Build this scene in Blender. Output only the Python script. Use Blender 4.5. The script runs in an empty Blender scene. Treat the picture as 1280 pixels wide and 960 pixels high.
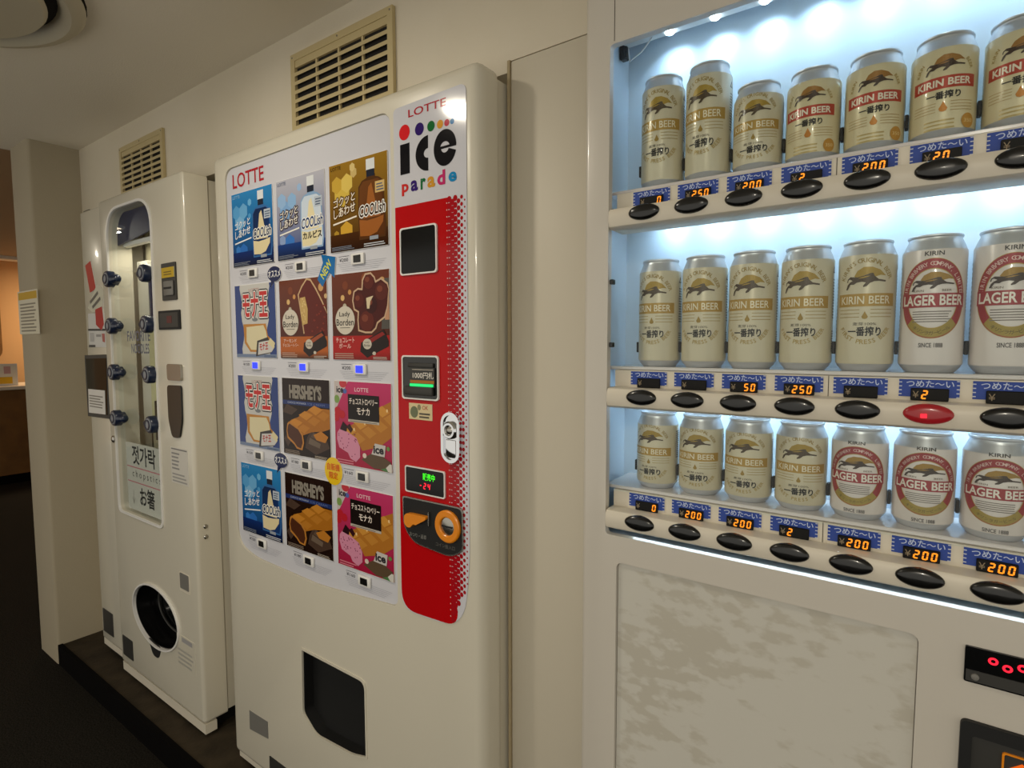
import bpy, bmesh, math, random
from mathutils import Vector, Matrix

sc = bpy.context.scene
COL = sc.collection
random.seed(7)

# ------------------------------------------------------------------ camera
F, YAW, PITCH, ROLL = 704.5, 0.6209, 0.0712, -0.0017
H, D0 = 1.327, 0.815          # camera height over the carpet, distance to the machine fronts (y = 0)
_r = Vector((math.cos(YAW), math.sin(YAW), 0))
_f = Vector((-math.sin(YAW) * math.cos(PITCH), math.cos(YAW) * math.cos(PITCH), -math.sin(PITCH)))
_u = _r.cross(_f)
_R = _r * math.cos(ROLL) + _u * math.sin(ROLL)
_U = _u * math.cos(ROLL) - _r * math.sin(ROLL)
cd = bpy.data.cameras.new('camera')
cd.sensor_width = 36.0
cd.lens = F / 1280 * 36.0
cd.clip_start = 0.02
cam = bpy.data.objects.new('camera', cd)
COL.objects.link(cam)
cam.matrix_world = Matrix(((_R.x, _U.x, -_f.x, 0), (_R.y, _U.y, -_f.y, -D0), (_R.z, _U.z, -_f.z, H), (0, 0, 0, 1)))
sc.camera = cam

# ------------------------------------------------------------------ world, light, exposure
vs = sc.view_settings
vs.view_transform = 'Standard'
vs.look = 'None'
vs.exposure = 0.5
vs.gamma = 1.0
vs.use_curve_mapping = False
w = bpy.data.worlds.new('room_light')
sc.world = w
w.use_nodes = True
bg = w.node_tree.nodes['Background']
bg.inputs[0].default_value = (1.0, 0.95, 0.84, 1)
bg.inputs[1].default_value = 0.56

def area_light(name, loc, size, power, color, direction=(0, 0, -1), shape='DISK', size_y=None, spread=math.pi):
    l = bpy.data.lights.new(name, 'AREA')
    l.shape = shape
    l.size = size
    if size_y:
        l.size_y = size_y
    l.energy = power
    l.color = color
    l.spread = spread
    o = bpy.data.objects.new(name, l)
    COL.objects.link(o)
    o.location = loc
    o.rotation_euler = Vector(direction).to_track_quat('-Z', 'Y').to_euler()
    return o

WARM = (1.0, 0.91, 0.75)
area_light('ceiling_lamp_light', (-1.25, -0.65, 2.095), 0.10, 4.2, WARM)
area_light('ceiling_lamp_light', (-4.5, -0.75, 2.095), 0.11, 2, WARM)
area_light('ceiling_lamp_light', (0.2, -2.3, 2.095), 0.11, 18, WARM)
area_light('counter_lamp_light', (-7.5, 1.9, 2.2), 0.5, 26, (1.0, 0.74, 0.46))

# ------------------------------------------------------------------ materials
def lin(h):
    o = []
    for s in (16, 8, 0):
        c = ((h >> s) & 255) / 255
        o.append(c / 12.92 if c <= 0.04045 else ((c + 0.055) / 1.055) ** 2.4)
    return tuple(o)

MAT = {}
def mat(name, color, rough=0.5, metal=0.0, coat=0.0, emit=None, estr=0.0, noise=None, bump=None, spec=0.5):
    m = bpy.data.materials.new(name)
    m.use_nodes = True
    nt = m.node_tree
    b = nt.nodes['Principled BSDF']
    c = lin(color) if isinstance(color, int) else color
    b.inputs['Base Color'].default_value = (*c, 1)
    b.inputs['Roughness'].default_value = rough
    b.inputs['Metallic'].default_value = metal
    b.inputs['Coat Weight'].default_value = coat
    b.inputs['Coat Roughness'].default_value = 0.08
    b.inputs['Specular IOR Level'].default_value = spec
    if emit is not None:
        b.inputs['Emission Color'].default_value = (*(lin(emit) if isinstance(emit, int) else emit), 1)
        b.inputs['Emission Strength'].default_value = estr
    if noise or bump:
        tc = nt.nodes.new('ShaderNodeTexCoord')
    if noise:
        c2, scale, lo, hi = noise
        n = nt.nodes.new('ShaderNodeTexNoise')
        n.inputs['Scale'].default_value = scale
        n.inputs['Detail'].default_value = 6
        r = nt.nodes.new('ShaderNodeValToRGB')
        r.color_ramp.elements[0].position = lo
        r.color_ramp.elements[1].position = hi
        r.color_ramp.elements[0].color = (*c, 1)
        r.color_ramp.elements[1].color = (*lin(c2), 1)
        nt.links.new(tc.outputs['Object'], n.inputs['Vector'])
        nt.links.new(n.outputs['Fac'], r.inputs['Fac'])
        nt.links.new(r.outputs['Color'], b.inputs['Base Color'])
    if bump:
        scale, st = bump
        n2 = nt.nodes.new('ShaderNodeTexNoise')
        n2.inputs['Scale'].default_value = scale
        n2.inputs['Detail'].default_value = 4
        bp = nt.nodes.new('ShaderNodeBump')
        bp.inputs['Strength'].default_value = st
        bp.inputs['Distance'].default_value = 0.004
        nt.links.new(tc.outputs['Object'], n2.inputs['Vector'])
        nt.links.new(n2.outputs['Fac'], bp.inputs['Height'])
        nt.links.new(bp.outputs['Normal'], b.inputs['Normal'])
    MAT[name] = m
    return m

def print_mat(name, rough, coat=0.0, metal=0.0):
    m = mat(name, 0xffffff, rough, metal, coat)
    nt = m.node_tree
    a = nt.nodes.new('ShaderNodeVertexColor')
    a.layer_name = 'Col'
    nt.links.new(a.outputs['Color'], nt.nodes['Principled BSDF'].inputs['Base Color'])

def glow_mat(name, color, strength):
    mat(name, 0x050505, 0.4, emit=color, estr=strength)

def glass_mat(name, tint, fac_scale=1.0, rough=0.015):
    m = bpy.data.materials.new(name)
    m.use_nodes = True
    nt = m.node_tree
    nt.nodes.clear()
    out = nt.nodes.new('ShaderNodeOutputMaterial')
    mx = nt.nodes.new('ShaderNodeMixShader')
    tr = nt.nodes.new('ShaderNodeBsdfTransparent')
    gl = nt.nodes.new('ShaderNodeBsdfGlossy')
    fr = nt.nodes.new('ShaderNodeFresnel')
    mu = nt.nodes.new('ShaderNodeMath')
    mu.operation = 'MULTIPLY'
    mu.inputs[1].default_value = fac_scale
    fr.inputs['IOR'].default_value = 1.45
    tr.inputs['Color'].default_value = (*tint, 1)
    gl.inputs['Roughness'].default_value = rough
    nt.links.new(fr.outputs[0], mu.inputs[0])
    ge = nt.nodes.new('ShaderNodeNewGeometry')
    iv = nt.nodes.new('ShaderNodeMath')
    iv.operation = 'SUBTRACT'
    iv.inputs[0].default_value = 1.0
    m2 = nt.nodes.new('ShaderNodeMath')
    m2.operation = 'MULTIPLY'
    nt.links.new(ge.outputs['Backfacing'], iv.inputs[1])
    nt.links.new(mu.outputs[0], m2.inputs[0])
    nt.links.new(iv.outputs[0], m2.inputs[1])
    nt.links.new(m2.outputs[0], mx.inputs[0])
    nt.links.new(tr.outputs[0], mx.inputs[1])
    nt.links.new(gl.outputs[0], mx.inputs[2])
    nt.links.new(mx.outputs[0], out.inputs[0])
    MAT[name] = m

mat('wall_paint', 0xd9d0bd, 0.7, noise=(0xd2c8b2, 3.0, 0.35, 0.7), bump=(160, 0.12))
mat('ceiling_paint', 0xe4dccb, 0.85, bump=(220, 0.2))
mat('brown_ceiling', 0xa88a68, 0.7, bump=(90, 0.1))
mat('pillar_paint', 0xaa9f88, 0.75, bump=(160, 0.1))
mat('amber_wall', 0xc9a070, 0.7, bump=(120, 0.1))
mat('carpet', 0x2b2822, 0.95, noise=(0x15130f, 220, 0.4, 0.62), bump=(500, 0.9), spec=0.1)
mat('plinth', 0x3c3326, 0.8, noise=(0x292319, 12, 0.35, 0.7), bump=(90, 0.4), spec=0.2)
mat('black_rubber', 0x070606, 0.95, bump=(200, 0.2), spec=0.08)
mat('display_black', 0x0b0a09, 0.55, spec=0.25)
mat('dull_red', 0x5e2420, 0.5)
mat('white_enamel', 0xd6d0bf, 0.26, coat=0.35, bump=(240, 0.015))
mat('grey_white_enamel', 0xcbc5ba, 0.3, coat=0.3, bump=(240, 0.015))
mat('cream_plastic', 0xd8d0bf, 0.4, bump=(200, 0.02))
mat('filler_board', 0xcac2b0, 0.5, bump=(200, 0.02))
mat('diffuser_paint', 0xbab29c, 0.5)
mat('white_plastic', 0xe6e4e0, 0.35)
mat('seam_dark', 0x4a4438, 0.8)
mat('caulk', 0xa89878, 0.8, bump=(80, 0.3))
mat('body_shade', 0xb4ad9c, 0.45)
mat('panel_sheet', 0xcfcfd6, 0.09, spec=0.3)
mat('grille_paint', 0xbfae82, 0.5)
mat('duct_dark', 0x120e0a, 0.9)
mat('black_plastic', 0x0c0c0c, 0.25, coat=0.3)
mat('matte_black', 0x0b0b0b, 0.6)
mat('smoked_screen', 0x0b0c0d, 0.12, spec=0.25)
mat('dark_grey', 0x33322f, 0.45)
mat('mid_grey', 0x75736e, 0.45)
mat('chrome', 0xe4e6ea, 0.08, metal=1.0)
mat('steel', 0xb0aca4, 0.25, metal=1.0)
mat('aluminium', 0xd9dce0, 0.38, metal=0.75)
mat('orange_plastic', 0xe88a12, 0.35, coat=0.3)
mat('navy_plastic', 0x17233d, 0.3, coat=0.3)
mat('knob_grey', 0x8b8f96, 0.4)
mat('navy_header', 0x14264f, 0.3)
mat('pale_blue_liner', 0xcfe0ee, 0.22, coat=0.5)
mat('clear_shelf', 0xd9d2cf, 0.15, coat=0.6)
mat('interior_cream', 0xc9c2a6, 0.45)
mat('interior_white', 0xd8d5c8, 0.4)
mat('pale_yellow', 0xcfcb9c, 0.5)
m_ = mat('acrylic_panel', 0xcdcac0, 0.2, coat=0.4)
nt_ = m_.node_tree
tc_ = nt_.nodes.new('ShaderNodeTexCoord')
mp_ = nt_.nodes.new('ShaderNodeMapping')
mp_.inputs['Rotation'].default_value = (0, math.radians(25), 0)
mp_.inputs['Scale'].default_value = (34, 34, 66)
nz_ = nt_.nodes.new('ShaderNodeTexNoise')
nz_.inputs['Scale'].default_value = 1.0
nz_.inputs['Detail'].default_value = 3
n2_ = nt_.nodes.new('ShaderNodeTexNoise')      # where the mottled reflection painted into the colour shows
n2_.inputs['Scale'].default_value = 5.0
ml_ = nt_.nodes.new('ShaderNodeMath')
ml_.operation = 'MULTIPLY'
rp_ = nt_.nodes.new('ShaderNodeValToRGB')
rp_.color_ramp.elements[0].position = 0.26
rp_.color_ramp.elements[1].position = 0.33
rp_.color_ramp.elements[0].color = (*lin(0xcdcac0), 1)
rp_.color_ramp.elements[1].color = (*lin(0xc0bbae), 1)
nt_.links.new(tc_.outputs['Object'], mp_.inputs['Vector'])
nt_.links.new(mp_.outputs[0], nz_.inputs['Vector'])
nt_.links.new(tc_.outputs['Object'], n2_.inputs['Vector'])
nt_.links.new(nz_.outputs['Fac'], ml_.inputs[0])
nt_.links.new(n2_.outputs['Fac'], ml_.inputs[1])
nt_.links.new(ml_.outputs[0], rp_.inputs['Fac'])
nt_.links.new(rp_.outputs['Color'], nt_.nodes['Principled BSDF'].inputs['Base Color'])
mat('wood_brown', 0x7a5527, 0.5, noise=(0x684620, 9, 0.3, 0.7))
mat('counter_white', 0xe2d6c2, 0.35)
mat('can_gold', 0xd2c8ac, 0.34, metal=0.12, coat=0.3)
mat('can_cream', 0xd9cca5, 0.34, metal=0.12, coat=0.3)
mat('can_pearl', 0xe2d9d2, 0.32, metal=0.1, coat=0.3)
glow_mat('amber_digit', 0xff8a10, 1.1)
glow_mat('amber_dim', 0xff6a10, 0.6)
glow_mat('red_digit', 0xff1830, 1.3)
glow_mat('green_digit', 0x40ff20, 0.9)
glow_mat('green_lamp', 0x20e878, 0.8)
glow_mat('blue_lamp', 0x2030ff, 1.6)
glow_mat('led_white', (0.75, 0.9, 1.0), 14.0)
glow_mat('lamp_diffuser', (1.0, 0.83, 0.58), 6.0)
mat('red_button', 0x8a1c22, 0.25, coat=0.3, emit=0xd01020, estr=0.08)
print_mat('print_gloss', 0.08)
MAT['print_gloss'].node_tree.nodes['Principled BSDF'].inputs['Specular IOR Level'].default_value = 0.18
print_mat('print_matte', 0.55)
print_mat('print_can', 0.36, coat=0.2, metal=0.15)
glass_mat('window_glass', (0.965, 0.985, 0.985), 0.9)

# ------------------------------------------------------------------ geometry helpers
def ray(px, py):
    return _R * ((px - 640) / F) + _U * ((480 - py) / F) + _f

def xz(px, py, Y=D0):
    """pixel -> (x, z) on the upright plane at distance Y from the camera (z in world metres)"""
    d = ray(px, py)
    k = Y / d.y
    return (d.x * k, d.z * k + H)

def link(name, me, m, parent=None, loc=None):
    o = bpy.data.objects.new(name, me)
    COL.objects.link(o)
    if m is not None and not me.materials:
        me.materials.append(MAT[m])
    if parent is not None:
        o.parent = parent
        if loc is None and parent.type == 'EMPTY':
            o.matrix_parent_inverse = Matrix.Translation(-parent.location)
        elif loc is not None and parent.type == 'EMPTY':
            loc = Vector(loc) - parent.location
    if loc is not None:
        o.location = loc
    return o

def finish(me, smooth):
    if smooth:
        me.polygons.foreach_set('use_smooth', [True] * len(me.polygons))
        me.set_sharp_from_angle(angle=math.radians(smooth if smooth > 1 else 38))
    me.update()

class MB:
    def __init__(self):
        self.v, self.f = [], []
    def add(self, vs_, fs):
        b = len(self.v)
        self.v += [tuple(p) for p in vs_]
        self.f += [tuple(i + b for i in f) for f in fs]
        return self
    def box(self, x0, x1, y0, y1, z0, z1):
        return self.add([(x0, y0, z0), (x1, y0, z0), (x1, y1, z0), (x0, y1, z0), (x0, y0, z1), (x1, y0, z1), (x1, y1, z1), (x0, y1, z1)],
                        [(0, 3, 2, 1), (4, 5, 6, 7), (0, 1, 5, 4), (1, 2, 6, 5), (2, 3, 7, 6), (3, 0, 4, 7)])
    def rbox(self, x0, x1, y0, y1, z0, z1, r, seg=3, edges=None):
        bm = bmesh.new()
        bmesh.ops.create_cube(bm, size=1)
        for v in bm.verts:
            v.co = ((x0 + x1) / 2 + v.co.x * (x1 - x0), (y0 + y1) / 2 + v.co.y * (y1 - y0), (z0 + z1) / 2 + v.co.z * (z1 - z0))
        es = [e for e in bm.edges if edges is None or edges(e)]
        bmesh.ops.bevel(bm, geom=es, offset=r, segments=seg, affect='EDGES', profile=0.5)
        return self.bm(bm)
    def bm(self, bm):
        bm.verts.index_update()
        self.add([v.co[:] for v in bm.verts], [[v.index for v in f.verts] for f in bm.faces])
        bm.free()
        return self
    def prism(self, poly, y0, y1):
        """polygon of (x, z), counter-clockwise seen from -y; front at y0"""
        n = len(poly)
        vs_ = [(x, y0, z) for x, z in poly] + [(x, y1, z) for x, z in poly]
        fs = [tuple(range(n)), tuple(range(2 * n - 1, n - 1, -1))]
        fs += [(i, i + n, (i + 1) % n + n, (i + 1) % n) for i in range(n)]
        return self.add(vs_, fs)
    def extrude_x(self, prof, x0, x1):
        """profile of (y, z) swept along x"""
        n = len(prof)
        vs_ = [(x0, y, z) for y, z in prof] + [(x1, y, z) for y, z in prof]
        fs = [tuple(range(n - 1, -1, -1)), tuple(range(n, 2 * n))]
        fs += [(i, (i + 1) % n, (i + 1) % n + n, i + n) for i in range(n)]
        return self.add(vs_, fs)
    def lathe(self, prof, seg=32, M=None, cap=True):
        vs_, fs = [], []
        k = len(prof)
        for s in range(seg):
            a = 2 * math.pi * s / seg
            for r, z in prof:
                p = Vector((r * math.cos(a), r * math.sin(a), z))
                vs_.append(M @ p if M else p)
        for s in range(seg):
            t = (s + 1) % seg
            for i in range(k - 1):
                fs.append((s * k + i, t * k + i, t * k + i + 1, s * k + i + 1))
        if cap:
            fs.append(tuple(s * k for s in range(seg))[::-1])
            fs.append(tuple(s * k + k - 1 for s in range(seg)))
        return self.add(vs_, fs)
    def ring(self, outer, inner, y0, y1):
        """frame between two polygons with equal point counts, in x,z"""
        n = len(outer)
        vs_ = [(x, y0, z) for x, z in outer] + [(x, y0, z) for x, z in inner] + [(x, y1, z) for x, z in outer] + [(x, y1, z) for x, z in inner]
        fs = []
        for i in range(n):
            j = (i + 1) % n
            fs += [(i, j, j + n, i + n), (i + 2 * n, i + 3 * n, j + 3 * n, j + 2 * n), (i, i + 2 * n, j + 2 * n, j), (i + n, j + n, j + 3 * n, i + 3 * n)]
        return self.add(vs_, fs)
    def tube(self, pts, r, seg=8):
        pts = [Vector(p) for p in pts]
        vs_, fs = [], []
        for i, p in enumerate(pts):
            d = (pts[min(i + 1, len(pts) - 1)] - pts[max(i - 1, 0)]).normalized()
            a = d.orthogonal().normalized() if i == 0 else (a - d * a.dot(d)).normalized()
            b = d.cross(a)
            for s in range(seg):
                t = 2 * math.pi * s / seg
                vs_.append(p + a * (r * math.cos(t)) + b * (r * math.sin(t)))
        for i in range(len(pts) - 1):
            for s in range(seg):
                t = (s + 1) % seg
                fs.append((i * seg + s, i * seg + t, (i + 1) * seg + t, (i + 1) * seg + s))
        fs.append(tuple(range(seg))[::-1])
        fs.append(tuple((len(pts) - 1) * seg + s for s in range(seg)))
        return self.add(vs_, fs)
    def mesh(self, name, smooth=0):
        me = bpy.data.meshes.new(name)
        me.from_pydata(self.v, [], self.f)
        bm = bmesh.new()
        bm.from_mesh(me)
        bmesh.ops.recalc_face_normals(bm, faces=bm.faces)
        bm.to_mesh(me)
        bm.free()
        finish(me, smooth)
        return me
    def build(self, name, m, parent=None, smooth=0, loc=None):
        return link(name, self.mesh(name, smooth), m, parent, loc)

def carve(o, cutters):
    """cut closed shapes out of an object and keep the result as its mesh"""
    tmp = []
    for i, c in enumerate(cutters):
        me = c.mesh('cutter')
        co = bpy.data.objects.new('cutter', me)
        COL.objects.link(co)
        tmp.append(co)
        md = o.modifiers.new('cut', 'BOOLEAN')
        md.operation = 'DIFFERENCE'
        md.object = co
        md.solver = 'EXACT'
    par, inv = o.parent, o.matrix_parent_inverse.copy()
    o.parent = None
    bpy.context.view_layer.update()
    dg = bpy.context.evaluated_depsgraph_get()
    me = bpy.data.meshes.new_from_object(o.evaluated_get(dg))
    o.modifiers.clear()
    old = o.data
    o.data = me
    if not me.materials:
        for m in old.materials:
            me.materials.append(m)
    o.parent = par
    o.matrix_parent_inverse = inv
    for co in tmp:
        bpy.data.objects.remove(co)
    finish(me, 35)

def rpoly(x0, z0, x1, z1, r, seg=5):
    """rounded rectangle, counter-clockwise"""
    rs = r if isinstance(r, (list, tuple)) else [r] * 4    # bl, br, tr, tl
    o = []
    for (cx, cz, a0, rr) in ((x0 + rs[0], z0 + rs[0], 180, rs[0]), (x1 - rs[1], z0 + rs[1], 270, rs[1]), (x1 - rs[2], z1 - rs[2], 0, rs[2]), (x0 + rs[3], z1 - rs[3], 90, rs[3])):
        if rr < 1e-6:
            o.append((cx, cz))
            continue
        for k in range(seg + 1):
            a = math.radians(a0 + 90 * k / seg)
            o.append((cx + rr * math.cos(a), cz + rr * math.sin(a)))
    return o

def smooth_poly(pts, r, seg=5):
    """polygon with every corner cut to a curve; r one number or one per corner"""
    o = []
    n = len(pts)
    for i in range(n):
        p = Vector(pts[i]); a = Vector(pts[i - 1]); b = Vector(pts[(i + 1) % n])
        rr = r[i] if isinstance(r, (list, tuple)) else r
        rr = min(rr, (a - p).length * 0.49, (b - p).length * 0.49)
        if rr < 1e-6:
            o.append(tuple(p)); continue
        s = p + (a - p).normalized() * rr
        e = p + (b - p).normalized() * rr
        for k in range(seg + 1):
            t = k / seg
            o.append(tuple(s * (1 - t) ** 2 + p * (2 * t * (1 - t)) + e * t * t))
    return o

def ellipse(cx, cz, rx, rz, n=28):
    return [(cx + rx * math.cos(2 * math.pi * k / n), cz + rz * math.sin(2 * math.pi * k / n)) for k in range(n)]

def inset(poly, k):
    cx = sum(p[0] for p in poly) / len(poly)
    cz = sum(p[1] for p in poly) / len(poly)
    w_ = max(p[0] for p in poly) - min(p[0] for p in poly)
    h_ = max(p[1] for p in poly) - min(p[1] for p in poly)
    sx, sz = 1 - 2 * k / w_, 1 - 2 * k / h_
    return [(cx + (x - cx) * sx, cz + (z - cz) * sz) for x, z in poly]

def thing(name, label, cat, loc, group=None):
    o = bpy.data.objects.new(name, None)
    COL.objects.link(o)
    o.empty_display_size = 0.05
    o.location = loc
    tag(o, label, cat, group)
    return o

def tag(o, label=None, cat=None, group=None, kind=None):
    if label: o['label'] = label
    if cat: o['category'] = cat
    if group: o['group'] = group
    if kind: o['kind'] = kind
    return o

# ------------------------------------------------------------------ flat print (lettering, pictures)
_TXT = {}
def text_polys(s, bold=0.0, res=3):
    key = (s, bold, res)
    if key not in _TXT:
        cu = bpy.data.curves.new('t', 'FONT')
        cu.body = s
        cu.size = 1.0
        cu.offset = bold
        cu.resolution_u = res
        o = bpy.data.objects.new('t', cu)
        COL.objects.link(o)
        bpy.context.view_layer.update()
        dg = bpy.context.evaluated_depsgraph_get()
        me = o.evaluated_get(dg).to_mesh()
        vs_ = [(v.co.x, v.co.y) for v in me.vertices]
        fs = [tuple(p.vertices) for p in me.polygons]
        o.evaluated_get(dg).to_mesh_clear()
        bpy.data.objects.remove(o)
        bpy.data.curves.remove(cu)
        _TXT[key] = (vs_, fs)
    return _TXT[key]

class Print:
    """coloured shapes on a surface: frame(u, v, h) gives the point, h out of the surface"""
    def __init__(self, frame, step=0.00025):
        self.frame, self.step, self.p, self.n, self.hold = frame, step, [], 0, False
    def poly(self, pts, col, layer=0):
        c = [lin(k) for k in col] if isinstance(col, list) else [lin(col)] * len(pts)
        if not self.hold:
            self.n += 1
        self.p.append((pts, c, layer + self.n * 0.05))
        return self
    def rect(self, u0, v0, u1, v1, col, layer=0, top=None):
        if top is not None:
            return self.poly([(u0, v0), (u1, v0), (u1, v1), (u0, v1)], [col, col, top, top], layer)
        return self.poly([(u0, v0), (u1, v0), (u1, v1), (u0, v1)], col, layer)
    def oval(self, cu, cv, ru, rv, col, layer=0, n=20):
        return self.poly(ellipse(cu, cv, ru, rv, n), col, layer)
    def ringv(self, cu, cv, ru, rv, iu, iv, col, layer=0, n=40):
        a, b = ellipse(cu, cv, ru, rv, n), ellipse(cu, cv, iu, iv, n)
        self.n += 1
        self.hold = True
        for i in range(n):
            j = (i + 1) % n
            self.poly([a[i], a[j], b[j], b[i]], col, layer)
        self.hold = False
        return self
    def stroke(self, pts, wd, col, layer=0):
        for a, b in zip(pts, pts[1:]):
            d = Vector(b) - Vector(a)
            n = Vector((-d.y, d.x)).normalized() * wd / 2
            e = d.normalized() * wd * 0.3
            a_, b_ = Vector(a) - e, Vector(b) + e
            self.poly([tuple(a_ - n), tuple(b_ - n), tuple(b_ + n), tuple(a_ + n)], col, layer)
        return self
    def text(self, s, u0, v0, u1, v1, col, layer=0, bold=0.0, skew=0.0, slope=0.0, rot=0.0):
        """lettering stretched to a box"""
        vs_, fs = text_polys(s, 0.0)
        ax, bx = min(p[0] for p in vs_), max(p[0] for p in vs_)
        ay, by = min(p[1] for p in vs_), max(p[1] for p in vs_)
        if bold:
            vs_, fs = text_polys(s, bold)
        w_, h_ = u1 - u0, v1 - v0
        q = []
        for x, y in vs_:
            t, r = (x - ax) / (bx - ax), (y - ay) / max(by - ay, 1e-6)
            q.append((u0 + t * w_ + skew * r * h_, v0 + r * h_ + slope * t * w_))
        if rot:
            c, s_ = math.cos(rot), math.sin(rot)
            mu, mv = (u0 + u1) / 2, (v0 + v1) / 2
            q = [(mu + (x - mu) * c - (y - mv) * s_, mv + (x - mu) * s_ + (y - mv) * c) for x, y in q]
        self.n += 1
        self.hold = True
        for f in fs:
            self.poly([q[i] for i in f], col, layer)
        self.hold = False
        return self
    def outlined(self, s, u0, v0, u1, v1, col, edge, wd, layer=0, **k):
        """lettering with an edge of another colour"""
        for a in range(0, 360, 45):
            du, dv = wd * math.cos(math.radians(a)), wd * math.sin(math.radians(a))
            self.text(s, u0 + du, v0 + dv, u1 + du, v1 + dv, edge, layer, **k)
        return self.text(s, u0, v0, u1, v1, col, layer + 1, **k)
    def arc_text(self, s, cu, cv, ru, rv, a0, a1, size, col, layer=0, bold=0.02, inside=False):
        """letters set round an oval, from angle a0 to a1 (degrees)"""
        n = len(s)
        self.n += 1
        self.hold = True
        for i, ch in enumerate(s):
            if ch == ' ':
                continue
            a = math.radians(a0 + (a1 - a0) * (i + 0.5) / n)
            vs_, fs = text_polys(ch, bold, 2)
            mx = (min(p[0] for p in vs_) + max(p[0] for p in vs_)) / 2
            pu, pv = cu + ru * math.cos(a), cv + rv * math.sin(a)
            t = math.atan2(math.sin(a) * ru, math.cos(a) * rv) - math.pi / 2
            if inside:
                t += math.pi
            c, s_ = math.cos(t), math.sin(t)
            q = []
            for x, y in vs_:
                x, y = (x - mx) * size, (y - 0.35) * size
                q.append((pu + x * c - y * s_, pv + x * s_ + y * c))
            for f in fs:
                self.poly([q[k] for k in f], col, layer)
        self.hold = False
        return self
    def lines(self, u0, v0, u1, v1, n, col, layer=0, fill=0.45, rag=0.25):
        """rows of print too small to read"""
        h = (v1 - v0) / n
        self.n += 1
        self.hold = True
        for i in range(n):
            self.rect(u0, v0 + i * h, u1 - (u1 - u0) * rag * random.random(), v0 + i * h + h * fill, col, layer)
        self.hold = False
        return self
    def mesh(self, name, slices=None):
        bm = bmesh.new()
        cl = bm.loops.layers.float_color.new('Col')
        for pts, cs, layer in self.p:
            vv = [bm.verts.new((u, v, layer)) for u, v in pts]
            try:
                f = bm.faces.new(vv)
            except ValueError:
                continue
            for l, c in zip(f.loops, cs):
                l[cl] = (*c, 1)
        for u in (slices or []):
            bmesh.ops.bisect_plane(bm, geom=bm.verts[:] + bm.edges[:] + bm.faces[:], plane_co=(u, 0, 0), plane_no=(1, 0, 0), dist=1e-6)
        for v in bm.verts:
            v.co = self.frame(v.co.x, v.co.y, (v.co.z + 1) * self.step)
        bmesh.ops.recalc_face_normals(bm, faces=[])
        me = bpy.data.meshes.new(name)
        bm.to_mesh(me)
        bm.free()
        return me
    def build(self, name, parent, m='print_gloss', slices=None):
        return link(name, self.mesh(name, slices), m, parent)

def front(y0):
    return lambda u, v, h: (u, y0 - h, v)

def card_frame(x0, z0, w_, h_, y0):
    return lambda u, v, h: (x0 + u * w_, y0 - h, z0 + v * h_)

SEG = {'0': 'abcdef', '1': 'bc', '2': 'abged', '3': 'abgcd', '4': 'fgbc', '5': 'afgcd', '-': 'g'}
def seven(p, s, u0, v0, h, adv, col, layer=0):
    """seven-segment figures drawn on a Print"""
    w_, t = h * 0.55, h * 0.16
    for ch in s:
        if ch != ' ':
            for g in SEG[ch]:
                r = {'a': (t * .6, h - t, w_ - t * .6, h), 'd': (t * .6, 0, w_ - t * .6, t), 'g': (t * .6, h / 2 - t / 2, w_ - t * .6, h / 2 + t / 2),
                     'f': (0, h / 2 + t * .2, t, h - t * .5), 'b': (w_ - t, h / 2 + t * .2, w_, h - t * .5), 'e': (0, t * .5, t, h / 2 - t * .2), 'c': (w_ - t, t * .5, w_, h / 2 - t * .2)}[g]
                p.poly([(u0 + r[0] + .12 * r[1], v0 + r[1]), (u0 + r[2] + .12 * r[1], v0 + r[1]), (u0 + r[2] + .12 * r[3], v0 + r[3]), (u0 + r[0] + .12 * r[3], v0 + r[3])], col, layer)
        u0 += adv

# ================================================================== THE ROOM
WY = 0.09                       # wall face behind the machine fronts
CZ = H + 0.801                  # ceiling
PZ = H - 1.247                  # plinth top
PX = -2.845                     # pillar face towards the machines

fl = MB().box(-9.2, 2.6, -2.7, 3.2, -0.06, 0.0).build('floor', 'carpet')
tag(fl, kind='structure')
ce = MB().box(-3.08, 2.6, -2.7, 0.3, CZ, CZ + 0.08).build('ceiling', 'ceiling_paint')
tag(ce, kind='structure')
ce2 = MB().box(-6.8, -3.08, -2.7, 3.2, CZ + 0.01, CZ + 0.09).build('ceiling_brown', 'brown_ceiling')
tag(ce2, kind='structure')
tag(MB().box(-6.95, -6.8, -3.6, 3.2, CZ - 0.02, CZ + 0.6).build('trim_1', 'counter_white'), kind='structure')
tag(MB().box(-9.2, -6.95, -3.6, 3.2, CZ + 0.5, CZ + 0.6).build('ceiling_over_counter', 'amber_wall'), kind='structure')
tag(MB().box(-8.5, -8.3, -3.6, 3.2, 0, CZ + 0.5).build('wall_left', 'amber_wall'), kind='structure')
tag(MB().box(-8.3, -3.07, 3.0, 3.2, 0, CZ + 0.5).build('wall_far', 'amber_wall'), kind='structure')

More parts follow.
